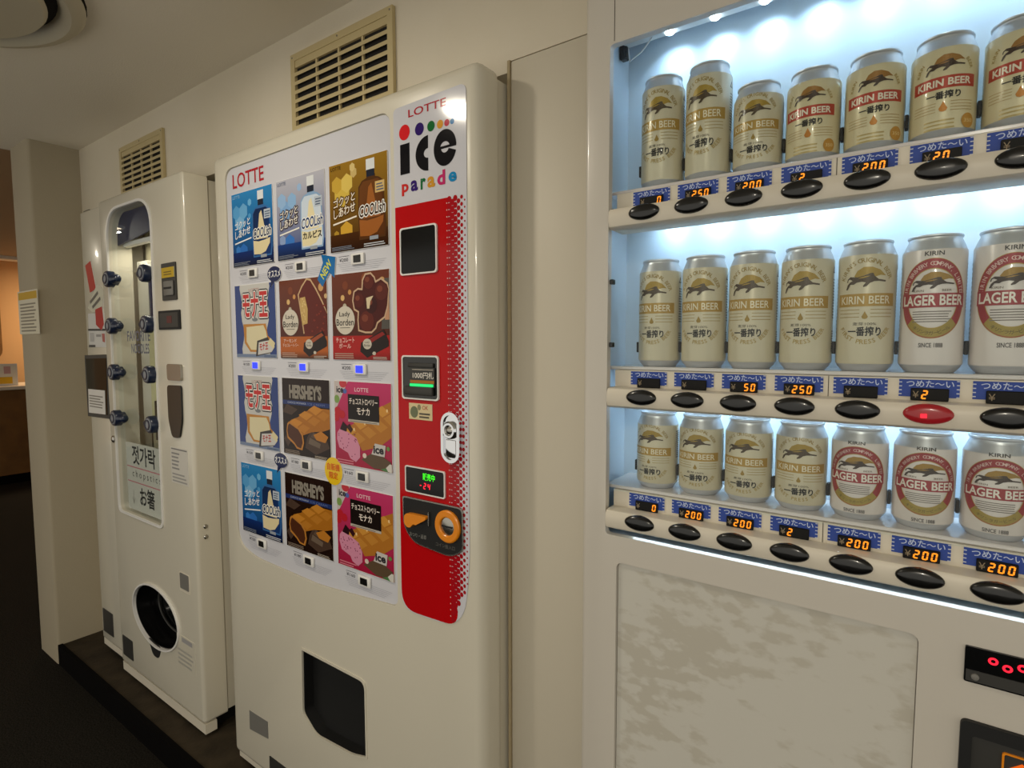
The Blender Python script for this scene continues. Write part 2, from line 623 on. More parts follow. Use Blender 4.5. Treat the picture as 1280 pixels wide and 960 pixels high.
mb = MB()                       # wall with three niches for the machines
mb.box(PX, -2.66, WY, WY + 0.14, PZ, CZ)
mb.box(-2.66, -1.755, WY, WY + 0.14, H + 0.520, CZ)
mb.box(-1.755, -1.612, WY, WY + 0.14, PZ, CZ)
mb.box(-1.612, -0.648, WY, WY + 0.14, H + 0.517, CZ)
mb.box(-0.648, -0.452, WY, WY + 0.14, H + 0.537, CZ)
mb.box(-0.452, 0.38, WY, WY + 0.14, H + 0.640, CZ)
mb.box(0.38, 2.6, WY, WY + 0.14, PZ, CZ)
wb = mb.build('wall_back', 'wall_paint')
tag(wb, kind='structure')
tag(MB().rbox(-0.6465, -0.447, WY - 0.004, WY + 0.02, PZ, H + 0.534, 0.003, 2).build('trim_2', 'filler_board', smooth=1), kind='structure')
tag(MB().box(-0.6525, -0.6466, WY - 0.007, WY + 0.02, PZ, H + 0.5355).build('trim_3', 'caulk'), kind='structure')
pl = MB().rbox(-3.07, PX, -0.079, 3.0, 0.0, CZ, 0.012, 3, edges=lambda e: abs(e.verts[0].co.z - e.verts[1].co.z) > 1).build('pillar', 'pillar_paint', smooth=1)
tag(pl, kind='structure')
pt = MB().box(PX, 2.6, -0.062, 0.75, 0.0, PZ).build('plinth', 'plinth')
tag(pt, kind='structure')
tag(MB().box(PX, 2.6, -0.078, -0.062, 0.0, PZ + 0.004).build('plinth_edging', 'black_rubber'), kind='structure')

# ---- ceiling lamps (out of the frame, the room's own lights)
for i, (x, y) in enumerate(((-1.25, -0.65), (-4.5, -0.75), (0.2, -2.3))):
    t = thing('ceiling_lamp', 'round warm ceiling lamp ' + ('facing the ice cream machine', 'in the passage before the pillar', 'facing the beer machine')[i], 'lamp', (x, y, CZ), 'round ceiling lamps')
    zc = CZ + (0.01 if x < -3.08 else 0)
    MB().lathe([(0.080, zc), (0.080, zc - 0.010), (0.068, zc - 0.020), (0.064, zc - 0.016), (0.062, zc)], 32, Matrix.Translation((x, y, 0)), cap=False).build('bezel', 'white_plastic', t, 1)
    MB().lathe([(0.062, zc - 0.006), (0.062, zc - 0.014), (0.03, zc - 0.018), (0.002, zc - 0.019)], 32, Matrix.Translation((x, y, 0))).build('diffuser', 'lamp_diffuser', t, 1)

# ---- round ceiling diffuser
dx, dy = -1.763, 0.244 - D0
t = thing('ceiling_air_diffuser', 'round grey ringed air diffuser on the ceiling', 'vent', (dx, dy, CZ))
M = Matrix.Translation((dx, dy, CZ))
MB().lathe([(0.326, -0.008), (0.331, -0.012), (0.322, -0.022), (0.302, -0.028), (0.287, -0.02), (0.277, -0.003)], 64, M, cap=False).build('outer_ring', 'diffuser_paint', t, 1)
MB().lathe([(0.333, -0.0005), (0.333, -0.002), (0.21, -0.003), (0.001, -0.003)], 48, M).build('throat', 'duct_dark', t, 1)
MB().lathe([(0.256, -0.018), (0.258, -0.024), (0.25, -0.034), (0.12, -0.044), (0.002, -0.046)], 64, M).build('inner_cone', 'diffuser_paint', t, 1)
MB().lathe([(0.012, -0.044), (0.012, -0.05), (0.008, -0.053), (0.001, -0.054)], 16, M).build('centre_screw', 'dark_grey', t, 1)

# ---- wall grilles
def grille(x0, x1, z1, label, n=7, segs=4):
    z0 = H + 0.535
    t = thing('ventilation_grille', label, 'grille', ((x0 + x1) / 2, WY, z0), 'slatted wall grilles')
    b = 0.017
    MB().ring([(x0, z0), (x1, z0), (x1, z1), (x0, z1)], [(x0 + b, z0 + b), (x1 - b, z0 + b), (x1 - b, z1 - b), (x0 + b, z1 - b)], WY - 0.010, WY - 0.0005).build('frame', 'grille_paint', t)
    MB().box(x0 + b - .002, x1 - b + .002, WY - 0.0016, WY - 0.0006, z0 + b - .002, z1 - b + .002).build('duct_backing', 'duct_dark', t)
    MB().box(x0 + b, x1 - b, WY - 0.008, WY - 0.002, z1 - b - 0.017, z1 - b).build('top_rail', 'grille_paint', t)
    pitch = (z1 - b - 0.017 - z0 - b) / n
    me = MB().add([(x0 + b, WY - 0.010, 0), (x1 - b, WY - 0.010, 0), (x1 - b, WY - 0.002, 0.006), (x0 + b, WY - 0.002, 0.006),
                   (x0 + b, WY - 0.010, 0.009), (x1 - b, WY - 0.010, 0.009), (x1 - b, WY - 0.002, 0.015), (x0 + b, WY - 0.002, 0.015)],
                  [(0, 3, 2, 1), (4, 5, 6, 7), (0, 1, 5, 4), (1, 2, 6, 5), (2, 3, 7, 6), (3, 0, 4, 7)]).mesh('slat')
    for i in range(n):
        link('slat', me, 'grille_paint', t).location.z = z0 + b + i * pitch
    for k in range(1, segs):
        x = x0 + b + (x1 - x0 - 2 * b) * k / segs
        MB().box(x - 0.003, x + 0.003, WY - 0.007, WY - 0.0018, z0 + b, z1 - b - 0.015).build('divider', 'grille_paint', t)
    for (sx, sz) in ((x0 + .008, z1 - .008), (x1 - .008, z1 - .008), ((x0 + x1) / 2, z1 - .008)):
        MB().lathe([(0.0025, 0), (0.002, 0.001)], 10, Matrix.Translation((sx, WY - 0.010, sz)) @ Matrix.Rotation(math.radians(90), 4, 'X')).build('screw', 'steel', t)

grille(-1.341, -0.961, H + 0.7405, 'beige slatted ventilation grille on the wall above the ice cream machine')
grille(-2.425, -2.076, H + 0.722, 'beige slatted ventilation grille on the wall above the chopsticks machine')

# ---- notice on the pillar
x0, z0 = xz(26, 418, 0.736); x1, z1 = xz(47, 361, 0.736)
t = thing('paper_notice', 'white paper notice with a yellow heading on the pillar', 'notice', ((x0 + x1) / 2, -0.079, z0))
MB().prism([(x0, z0), (x1, z0), (x1, z1), (x0, z1)], -0.081, -0.0792).build('sheet', 'cream_plastic', t)
p = Print(card_frame(x0, z0, x1 - x0, z1 - z0, -0.081))
p.rect(0.0, 0.0, 1, 1, 0xd9d3bd).rect(0.03, 0.8, 0.97, 0.97, 0xc8a018, 1).lines(0.1, 0.06, 0.9, 0.75, 9, 0x8a8473, 1)
p.build('printing', t, 'print_matte')

# ---- counter at the end of the passage, with a small sign
CX = -6.95
t = thing('service_counter', 'brown service counter with a white top at the end of the passage', 'counter', (CX - 0.3, 0.4, 0))
MB().box(CX - 0.6, CX - 0.02, -1.2, 2.4, 0.09, 0.90).build('body', 'wood_brown', t)
MB().box(CX - 0.56, CX - 0.05, -1.18, 2.38, 0.0, 0.09).build('kick_plate', 'black_rubber', t)
MB().rbox(CX - 0.64, CX + 0.02, -1.22, 2.42, 0.90, 0.935, 0.006, 2).build('countertop', 'counter_white', t)
ds = thing('desk_sign', 'small white sign with blue and yellow print on the brown counter', 'sign', (CX - 0.1, 0.74, 0.935))
MB().box(CX - 0.106, CX - 0.1, 0.45, 0.83, 0.935, 1.145).build('board', 'white_plastic', ds)
MB().box(CX - 0.16, CX - 0.106, 0.6, 0.68, 0.935, 0.955).build('foot', 'white_plastic', ds)
p = Print(lambda u, v, h: (CX - 0.1 + h, u, v))
p.rect(0.46, 0.95, 0.82, 1.135, 0xe9e6da).rect(0.47, 0.955, 0.79, 1.02, 0xe8b820, 1).oval(0.64, 1.08, 0.05, 0.045, 0x50658f, 1).rect(0.73, 1.05, 0.78, 1.12, 0xc8a0a0, 1)
p.build('printing', ds, 'print_matte')
wm = thing('wall_mirror', 'dark round-cornered mirror on the amber wall behind the counter', 'mirror', (-8.3, 0.6, 1.0))
MB().add(*(lambda q: ([(-8.298, y, z) for y, z in q] + [(-8.27, y, z) for y, z in q], [tuple(range(len(q))), tuple(range(2 * len(q) - 1, len(q) - 1, -1))] + [(i, (i + 1) % len(q), (i + 1) % len(q) + len(q), i + len(q)) for i in range(len(q))]))(rpoly(0.1, 1.15, 1.0, 2.28, 0.12))).build('frame', 'wood_brown', wm)
MB().add([(-8.269, y, z) for y, z in rpoly(0.13, 1.18, 0.97, 2.25, 0.1)], [tuple(range(24))]).build('mirror_pane', 'smoked_screen', wm)

# ================================================================== ICE CREAM MACHINE
IX0, IX1, IZ0, IZ1 = -1.602, -0.655, H - 1.205, H + 0.513
ice = thing('ice_cream_vending_machine', 'white and red ice cream vending machine with product picture cards', 'vending machine', ((IX0 + IX1) / 2, 0.3, PZ))
door = MB().rbox(IX0, IX1, 0.0, 0.055, IZ0, IZ1, 0.022, 5, edges=lambda e: not all(v.co.y > 0.05 for v in e.verts)).build('door', 'white_enamel', ice, 1)
win = smooth_poly([(-1.534, H + 0.468), (-1.534, H - 0.560), (-1.44, H - 0.582), (-1.16, H - 0.588), (-0.886, H - 0.566), (-0.886, H + 0.472)][::1], [.035, .05, .03, .03, .02, .03], 6)
slot = smooth_poly([(-1.243, H - 0.776), (-1.246, H - 0.947), (-1.195, H - 0.984), (-1.053, H - 0.974), (-1.0, H - 0.958), (-1.0, H - 0.776)], [.004, .012, .02, .02, .004, .02], 5)
carve(door, [MB().prism(win, -0.02, 0.005), MB().prism(slot, -0.02, 0.09)])
MB().box(IX0 + 0.004, IX1 - 0.004, 0.058, 0.72, IZ0 + 0.02, IZ1 - 0.018).build('cabinet', 'white_enamel', ice)
MB().box(IX0 + 0.012, IX1 - 0.009, 0.052, 0.06, IZ0 + 0.02, IZ1 - 0.025).build('door_gasket', 'seam_dark', ice)
MB().box(IX0 + 0.03, IX1 - 0.03, 0.03, 0.70, PZ, IZ0 + 0.021).build('base', 'matte_black', ice)
MB().box(IX0 + 0.01, IX1 - 0.01, 0.012, 0.05, IZ0 - 0.018, IZ0 + 0.004).build('bottom_skirt', 'cream_plastic', ice)
MB().prism(inset(slot, 0.0008), 0.030, 0.034).build('delivery_flap', 'matte_black', ice)
MB().ring(inset(slot, 0.0002), inset(slot, 0.0022), 0.004, 0.032).build('delivery_liner', 'matte_black', ice)
so = smooth_poly([(-1.243, H - 0.776), (-1.246, H - 0.947), (-1.195, H - 0.984), (-1.053, H - 0.974), (-1.0, H - 0.958), (-1.0, H - 0.776)], [.004, .012, .02, .02, .004, .02], 5)
MB().ring(inset(so, -0.004), inset(so, 0.001), -0.002, 0.003).build('delivery_rim', 'white_enamel', ice, 1)

sheet = MB().prism(inset(win, 0.0015), 0.0035, 0.0049).build('picture_panel', 'panel_sheet', ice)
p = Print(front(0.0035))
p.text('LOTTE', -1.500, H + 0.413, -1.353, H + 0.449, 0xb22a35, 1, bold=0.012)
p.build('lettering', sheet)

CW, CH, CPX, CPZ, CX0, CZ0 = 0.192, 0.1926, 0.2089, 0.2405, -1.507, H + 0.3976

def hexa(p, u, v, r, col, layer):
    p.poly([(u + r * math.cos(math.radians(60 * k + 30)), v + r * math.sin(math.radians(60 * k + 30))) for k in range(6)], col, layer)

def art_pouch(p, top, bot, hexes, pouch, pouch2, swirl, name_col, halo, txt, shadow, sub=None, corner=0xdfe6ee):
    p.rect(0, 0, 1, 1, bot, 0, top=top)
    for (u, v, r, c) in hexes:
        hexa(p, u, v, r, c, 1)
    p.rect(0, 0, 1, 0.2, 0x101830 if top != 0x9a7426 else 0x2a1408, 1, top=bot)
    # pouch: cap, neck, shoulders, body
    p.poly([(.52, .1), (.95, .1), (.97, .2), (.95, .45), (.93, .7), (.86, .745), (.80, .76), (.80, .79), (.66, .79), (.66, .76), (.58, .74), (.52, .68), (.51, .4)], halo, 2)
    p.rect(.655, .84, .795, .96, 0xdfe3e6, 3).rect(.66, .77, .79, .845, 0x252a38, 3)
    p.poly([(.54, .12), (.93, .12), (.95, .22), (.93, .45), (.91, .69), (.84, .73), (.60, .73), (.54, .67), (.53, .4)], [pouch2] * 5 + [pouch] * 4, 3)
    p.poly([(.60, .33), (.88, .33), (.86, .42), (.80, .5), (.77, .6), (.74, .70), (.69, .66), (.66, .5), (.62, .42)], swirl, 4)
    p.poly([(.54, .14), (.70, .13), (.82, .16), (.92, .26), (.93, .33), (.80, .31), (.66, .30), (.53, .32)], swirl, 4)
    p.rect(.80, .58, .95, .70, 0xb9c3cf if top != 0x9a7426 else 0xd8b878, 4).lines(.82, .6, .94, .69, 3, 0x53617a, 5)
    p.outlined('COOLish', .53, .345, .95, .465, name_col, 0xf0efea, .012, 5, bold=0.02, skew=0.1, slope=0.05)
    if sub:
        p.text(sub, .56, .22, .93, .30, 0x151a2a, 5, bold=0.03)
    for s, v in (('ゴクッと', .50), ('しあわせ', .38)):
        if shadow is not None:
            p.outlined(s, .08, v, .46, v + .105, txt, shadow, .014, 3, bold=0.01, slope=0.14)
        else:
            p.text(s, .08, v, .46, v + .105, txt, 4, bold=0.015, slope=0.14)
    p.stroke([(.07, .32), (.48, .37)], .018, txt, 4)
    p.text('LOTTE', .04, .93, .22, .97, corner, 3, bold=0.01)
    p.rect(.70, .085, .84, .125, 0x9aa2ac, 5)
    p.lines(.03, .02, .45, .07, 3, 0x7a8290, 3).lines(.6, .02, .98, .065, 2, 0xc8ccd2, 3)

def art_blue(p):
    art_pouch(p, 0x2f86c4, 0x14306e, [(.2, .62, .13, 0x7db4de), (.12, .74, .1, 0x5aa0d4), (.3, .74, .11, 0x6cacda), (.28, .2, .11, 0x2f6fc0), (.14, .23, .06, 0x3a7cc8), (.46, .84, .05, 0x6fb4e0), (.45, .66, .04, 0x4d9ad0)],
              0x1c2f55, 0x1b3a72, 0xe2d3a8, 0x22304e, 0x3a6ba6, 0xf0f2f4, None, corner=0x8fbce0)

def art_white(p):
    art_pouch(p, 0xb9b9c4, 0x1d3f80, [(.2, .6, .14, 0x7fa8d6), (.12, .74, .1, 0x94b6dc), (.34, .72, .1, 0x8db4dc), (.27, .2, .12, 0x3d78c4), (.5, .86, .05, 0x9ab8dc), (.12, .25, .07, 0x8aa0c8)],
              0xc9d6e4, 0xd4dde6, 0xe4d8ae, 0x27406e, 0x88a8cc, 0xf0ece4, 0x3a2c34, 'カルピス', corner=0x66708a)

def art_brown(p):
    art_pouch(p, 0x9a7426, 0x4a2a12, [(.23, .64, .15, 0xd4b54e), (.14, .76, .1, 0xc8a440), (.32, .76, .11, 0xdcc060), (.3, .22, .12, 0xd0a23a), (.12, .2, .05, 0xb08a30), (.44, .86, .06, 0xcbb070), (.42, .92, .05, 0xd8c080)],
              0x6e4220, 0x5a3216, 0xa0602c, 0x3a2014, 0x54341a, 0xf4ead8, 0x5a3c18, corner=0x4a3414)

def art_mona(p):
    p.rect(0, 0, 1, 1, 0xc4c2bd)
    for sgn in (0, 1):
        e = [(0, 0), (.17, 0), (.15, .12), (.2, .25), (.22, .38), (.17, .5), (.15, .62), (.19, .72), (.16, .85), (.13, .95), (.14, 1), (0, 1)]
        p.poly([(1 - u if sgn else u, v) for u, v in (e if not sgn else e[::-1])], 0x2b3f7c, 1)
    p.rect(0, 0, 1, .05, 0x6f7f9c, 2)
    p.text('LOTTE', .37, .90, .62, .94, 0xb07a72, 2)
    p.poly([(.2, .46), (.76, .46), (.80, .30), (.95, .2), (.84, .08), (.36, .08), (.22, .2)], 0xb87c2c, 2)
    p.poly([(.28, .42), (.70, .44), (.76, .36), (.80, .2), (.72, .1), (.38, .11), (.27, .22)], 0xd8cda6, 3)
    p.outlined('モナ王', .21, .56, .81, .88, 0xc4beb8, 0x2a2628, .032, 3, bold=0.03)
    p.outlined('モナ王', .21, .56, .81, .88, 0xc02420, 0xe6e0da, .016, 5, bold=0.03)
    p.oval(.5, .52, .07, .025, 0x74787c, 4)
    p.poly([(.50, .02), (.54, .23), (.80, .28), (.90, .12), (.86, .07)], 0x35302e, 5)
    p.poly([(.55, .04), (.58, .21), (.86, .24), (.96, .15), (.88, .08)], 0xc9c6c2, 6)
    p.poly([(.80, .20), (.86, .27), (.97, .2), (.93, .12)], 0xd8cba0, 6)
    p.text('モナ王', .60, .10, .80, .19, 0xb02824, 7, bold=0.03, slope=0.1)
    p.lines(.7, .012, .97, .04, 2, 0x3a4868, 3)

def art_borden(p, band, kind):
    p.rect(0, 0, 1, 1, 0x3e1710, 0, top=0x6a3018)
    for (u, v, r, c) in ((.2, .72, .035, 0xd8b070), (.33, .78, .03, 0xc89050), (.25, .86, .05, 0x7a3a1c), (.88, .87, .05, 0xc89a60), (.6, .92, .06, 0x8a4a24), (.97, .76, .03, 0xc8a878)):
        p.oval(u, v, r, r, c, 1, 14)
    if kind == 'bar':
        shp = [(.52, .32), (.46, .62), (.42, .8), (.50, .9), (.60, .985), (.68, .97), (.78, .86), (.90, .70), (1.0, .56), (1.0, .22), (.6, .22)]
        p.poly(shp, 0x5e1c10, 2)
        p.stroke(shp[:9], .022, 0xc9a67c, 3)
        p.poly([(.455, .76), (.56, .77), (.61, .62), (.60, .44), (.49, .42), (.46, .6)], 0xc2a060, 4)
        for k in range(14):
            p.oval(.48 + .1 * random.random(), .45 + .3 * random.random(), .012, .012, 0xd8bc80, 5, 8)
        for k in range(16):
            p.oval(.66 + .3 * random.random(), .32 + .4 * random.random(), .02, .012, 0x7c2c1a, 3, 8)
    else:
        p.poly([(.86, .35), (1, .35), (1, .9), (.92, .9)], 0x54504a, 1)
        p.poly([(.92, .45), (.99, .45), (.99, .7), (.94, .7)], 0xc09070, 2)
        shp = [(.48, .34), (.47, .46), (.48, .55), (.41, .58), (.385, .68), (.41, .78), (.48, .81), (.55, .80), (.56, .9), (.61, .965), (.70, .97), (.76, .92), (.78, .87), (.87, .90), (.97, .84), (.995, .78), (.97, .6), (.92, .48), (.80, .42), (.77, .36), (.70, .315), (.60, .315)]
        p.poly(shp, 0x4a140c, 2)
        for (u, v, ru, c) in ((.66, .88, .085, 0x5c2014), (.49, .68, .085, 0x561a10), (.87, .76, .10, 0x5a2216), (.62, .44, .12, 0x5e2012), (.70, .62, .10, 0x3a0f0a)):
            p.oval(u, v, ru, ru * .95, c, 3, 24).oval(u - ru * .25, v + ru * .3, ru * .45, ru * .35, 0x7a3a26, 3, 16)
        p.stroke(shp + shp[:1], .02, 0xc9a888, 4)
        p.poly([(.62, .70), (.74, .72), (.69, .66), (.67, .58), (.63, .58)], 0xd6c4a0, 5)
    p.rect(0, .02, 1, .28, band, 3)
    p.rect(0, 0, 1, .1, 0x3a2418 if kind == 'bar' else 0x7a1612, 4, top=band)
    p.oval(.24, .46, .175, .165, 0xcfc6b6, 5, 28).oval(.24, .62, .035, .035, 0xb8ae98, 4, 12)
    p.text('Lady', .14, .49, .33, .56, 0x2a2622, 6, bold=0.01)
    p.text('Borden', .085, .40, .395, .475, 0x2a2622, 6, bold=0.01)
    p.rect(.15, .37, .33, .378, 0x6a6258, 6)
    if kind == 'bar':
        p.text('アーモンド', .08, .205, .36, .25, 0xf2ded0, 5)
        p.text('チョコレートバー', .06, .15, .40, .195, 0xf2ded0, 5)
    else:
        p.text('チョコレート', .07, .20, .40, .26, 0xf4c8be, 5, bold=0.01)
        p.text('ボール', .12, .135, .34, .19, 0xf4c8be, 5, bold=0.01)
    p.lines(.04, .02, .4, .09, 3, 0xb09080, 5)
    p.poly([(.50, .1), (.52, .20), (.90, .345), (.98, .22), (.98, .16), (.62, .03)], 0x241814, 6)
    p.poly([(.66, .24), (.88, .32), (.92, .29), (.70, .2)], 0x9a4a2a if kind == 'bar' else 0x8a2420, 7)
    p.oval(.625, .185, .075, .06, 0xc6bdae, 8, 20)
    p.text('Lady', .585, .19, .665, .215, 0x3a322c, 9).text('Borden', .575, .155, .675, .185, 0x3a322c, 9)
    p.oval(.74, .08, .03, .02, 0xc6bdae, 8, 12)
    p.lines(.72, .015, .98, .05, 2, 0xb8aca0, 8)

def art_hershey(p):
    p.rect(0, 0, 1, 1, 0x20120d, 0, top=0x24140e)
    p.rect(0, .655, 1, .71, 0x25356a, 1)
    p.text('CHOCO MONAKA', .12, .67, .52, .695, 0xa8b0c8, 2, bold=0.01).text('ICE CREAM', .55, .67, .9, .695, 0x6a78a8, 2)
    p.outlined("HERSHEY'S", .17, .745, .83, .91, 0x8d867c, 0x8d867c, 0.006, 2, bold=0.02)
    for q in ([(0, .55), (.1, .66), (.34, .60), (.2, .52)], [(.48, .12), (.7, .05), (.98, .16), (.9, .3), (.6, .34), (.52, .25)], [(.02, .2), (.12, .3), (.2, .2), (.1, .1)]):
        p.poly(q, 0x4a382e, 1)
    p.poly([(.55, .18), (.78, .14), (.80, .2), (.58, .26)], 0x6c5c4e, 2)
    p.poly([(.60, .27), (.86, .22), (.90, .28), (.66, .33)], 0x5c4a3e, 2)
    # wafer block
    p.poly([(.10, .40), (.20, .46), (.34, .50), (.50, .58), (.66, .64), (1, .64), (1, .40), (.86, .36), (.62, .33), (.46, .28), (.30, .24), (.14, .34)], 0xa8691e, 3)
    for (u, v) in ((.14, .42), (.36, .53), (.56, .61)):
        p.poly([(u, v), (u + .13, v + .06), (u + .30, v + .02), (u + .16, v - .06)], 0xc4822e, 4)
        p.poly([(u + .18, v - .07), (u + .31, v + .0), (u + .45, v - .04), (u + .33, v - .12)], 0xb67628, 4)
    p.poly([(.10, .40), (.14, .43), (.36, .36), (.44, .28), (.46, .18), (.42, .08), (.30, .09), (.24, .14), (.10, .21), (.08, .3)], 0xb87a34, 5)
    p.poly([(.12, .38), (.15, .405), (.34, .34), (.41, .27), (.43, .18), (.39, .10), (.31, .115), (.25, .165), (.12, .235), (.10, .31)], 0x4e2a18, 6)
    p.poly([(.66, .30), (.82, .36), (.96, .30), (.90, .22), (.72, .24)], 0xb87628, 5)
    p.lines(.04, .015, .4, .07, 3, 0x8a7a6c, 3).lines(.68, .015, .98, .05, 2, 0xb0a494, 5)

def art_straw(p):
    p.rect(0, 0, 1, 1, 0xa01c3c, 0, top=0xbf3868)
    p.poly([(0, 1), (.26, 1), (.0, .62)], 0xc2b8b6, 1)
    p.oval(.17, .97, .07, .05, 0xc04048, 2, 14).oval(.2, .88, .04, .03, 0x5a68a8, 2, 12).oval(.05, .78, .05, .05, 0x7c9a54, 2, 12)
    p.text('ice', .05, .86, .17, .93, 0x2c2c34, 3, bold=0.03)
    p.text('LOTTE', .38, .885, .62, .93, 0xe8c8d0, 2, bold=0.012)
    for (u, v) in ((.06, .64), (.14, .60), (.03, .56)):
        p.oval(u, v, .06, .05, 0xb8222e, 2, 14)
    # bar
    p.poly([(.10, .40), (.28, .47), (.46, .56), (.70, .68), (1, .80), (1, .40), (.80, .28), (.50, .20), (.42, .3), (.2, .36)], 0xae702a, 3)
    for k in range(4):
        u, v = .16 + .19 * k, .44 + .085 * k
        p.poly([(u, v), (u + .12, v + .05), (u + .24, v - .02), (u + .12, v - .08)], 0xca8e3c, 4)
        p.poly([(u + .14, v - .09), (u + .26, v - .03), (u + .40, v - .10), (u + .28, v - .17)], 0xbc8034, 4)
        p.oval(u + .2, v + .0, .015, .02, 0xecca90, 5, 8)
    p.poly([(.05, .38), (.10, .43), (.24, .40), (.40, .34), (.46, .24), (.46, .12), (.38, .055), (.28, .09), (.24, .15), (.08, .2), (.04, .3)], 0xd08aa4, 5)
    for k in range(34):
        u, v = .07 + .36 * random.random(), .1 + .28 * random.random()
        if v > .22 - .35 * (u - .07) or u > .3:
            p.oval(u, v, .009, .008, 0x7c2c50, 6, 6)
    p.poly([(.10, .42), (.16, .52), (.24, .47), (.22, .40)], 0x2a1418, 6)
    p.poly([(.22, .46), (.28, .50), (.34, .44), (.30, .39)], 0x38181c, 6)
    p.rect(.26, .55, .80, .85, 0x1c1412, 6).rect(.26, .525, .80, .555, 0xb8b0a4, 7)
    p.text('チョコストロベリー', .285, .735, .775, .805, 0xe8dcd2, 7, bold=0.015)
    p.text('モナカ', .42, .62, .64, .70, 0xe8dcd2, 7, bold=0.02)
    p.lines(.29, .533, .77, .549, 1, 0x6a6058, 8)
    p.poly([(.48, .1), (.72, .22), (.98, .12), (.98, .03), (.7, .02)], 0x5c4a38, 6)
    p.poly([(.66, .18), (.72, .31), (.90, .30), (.88, .17)], 0xc4bfbb, 7)
    p.text('ice', .70, .20, .86, .28, 0x2c2a30, 8, bold=0.04)
    p.oval(.54, .15, .035, .03, 0xd8c8bc, 7, 10).oval(.94, .27, .03, .025, 0x6a8a4a, 7, 10)
    p.poly([(.86, .02), (.96, .1), (1, .1), (1, 0)], 0xd0ccc4, 7).poly([(.80, .02), (.9, .05), (.94, .0)], 0x4c7a48, 8)
    p.lines(.04, .02, .36, .08, 2, 0xd07c8c, 3)

ARTS = [[art_blue, art_white, art_brown], [art_mona, lambda p: art_borden(p, 0xb05a1c, 'bar'), lambda p: art_borden(p, 0xa81c18, 'ball')], [art_mona, art_hershey, art_straw], [art_blue, art_hershey, art_straw]]
PRICE = [['¥200', '¥200', '¥200'], ['¥150', '¥200', '¥200'], ['¥150', '¥180', '¥160'], ['¥200', '¥180', '¥160']]
card_me = MB().prism(rpoly(0, 0, CW, CH, 0.003, 2), 0.0014, 0.0034).mesh('card')
chip_me = MB().rbox(-0.021, 0.021, -0.002, 0.0034, -0.012, 0.012, 0.002, 2).mesh('chip', 1)
eye_me = MB().rbox(-0.012, 0.012, -0.0032, -0.001, -0.008, 0.008, 0.0009, 1).mesh('eye', 1)
eye_lit = eye_me.copy()
for me_, m_ in ((card_me, 'white_plastic'), (chip_me, 'white_plastic'), (eye_me, 'black_plastic'), (eye_lit, 'blue_lamp')):
    me_.materials.append(MAT[m_])
for j in range(4):
    for i in range(3):
        x0, z0 = CX0 + i * CPX, CZ0 - j * CPZ - CH
        c = link('product_card', card_me, None, ice, (x0, 0, z0))
        p = Print(lambda u, v, h: (u * CW, 0.0014 - h, v * CH), step=0.00012)
        ARTS[j][i](p)
        for (pts, cs, ly) in p.p:
            for k, (u, v) in enumerate(pts):
                pts[k] = (min(max(u, 0.004), 0.996), min(max(v, 0.004), 0.996))
        pr = p.build('picture', c)
        bx_, bz_ = x0 + 0.094, z0 - 0.020
        ch_ = link('selection_button', chip_me, None, ice, (bx_, 0, bz_))
        link('indicator', eye_lit if j == 1 else eye_me, None, ch_)
        q = Print(front(0.0035))
        q.text(PRICE[j][i], x0 + 0.028, bz_ - 0.002, x0 + 0.058, bz_ + 0.006, 0x4a4a52, 1)
        q.rect(x0 + 0.026, bz_ + 0.0095, x0 + 0.062, bz_ + 0.0105, 0x55555c, 1)
        for k in range(5):
            q.rect(x0 + 0.02 + 0.004 * k, bz_ - 0.006 - 0.0042 * k, x0 + CW - 0.01 - 0.006 * k, bz_ - 0.0054 - 0.0042 * k, 0x9a9ba6, 1)
        q.build('price_marking', sheet)

def sticker(name, poly, draw, y0=0.0014):
    o = MB().prism(poly, y0 - 0.0006, 0.0034).build(name, 'white_plastic', ice)
    p = Print(front(y0 - 0.0006), 0.00012)
    p.poly(poly, draw(None), 0)
    draw(p)
    p.build('printing', o)

for (cx, cz, tail) in ((-1.316, H + 0.176, 1), (-1.312, H - 0.297, 1)):
    pl_ = [(x, z) for x, z in ellipse(cx, cz, 0.030, 0.019, 24)]
    k = 17
    pl_ = pl_[:k] + [(cx - 0.02, cz - 0.036)] + pl_[k + 1:]
    def dr(p, cx=cx, cz=cz):
        if p is None:
            return 0x232a52
        p.text('オススメ', cx - 0.026, cz - 0.008, cx + 0.026, cz + 0.009, 0xe8e8ea, 1, bold=0.02)
    sticker('speech_sticker', pl_, dr)
cx, cz = -1.098, H - 0.297
def dr(p):
    if p is None:
        return 0xe8c020
    p.outlined('自販機', cx - 0.023, cz + 0.002, cx + 0.023, cz + 0.018, 0xd86a10, 0xd86a10, 0.0006, 1)
    p.outlined('限定', cx - 0.016, cz - 0.018, cx + 0.016, cz - 0.002, 0xd86a10, 0xd86a10, 0.0006, 1)
sticker('round_sticker', ellipse(cx, cz, 0.033, 0.033, 28), dr)
def dr(p):
    if p is None:
        return 0x1a6aa8
    p.text('NEW', -1.130, H + 0.162, -1.084, H + 0.180, 0xd8d84a, 1, bold=0.02, rot=0.8)
sticker('new_sticker', [(-1.140, H + 0.150), (-1.122, H + 0.132), (-1.095, H + 0.163), (-1.078, H + 0.150), (-1.072, H + 0.196), (-1.124, H + 0.206), (-1.118, H + 0.187)], dr)

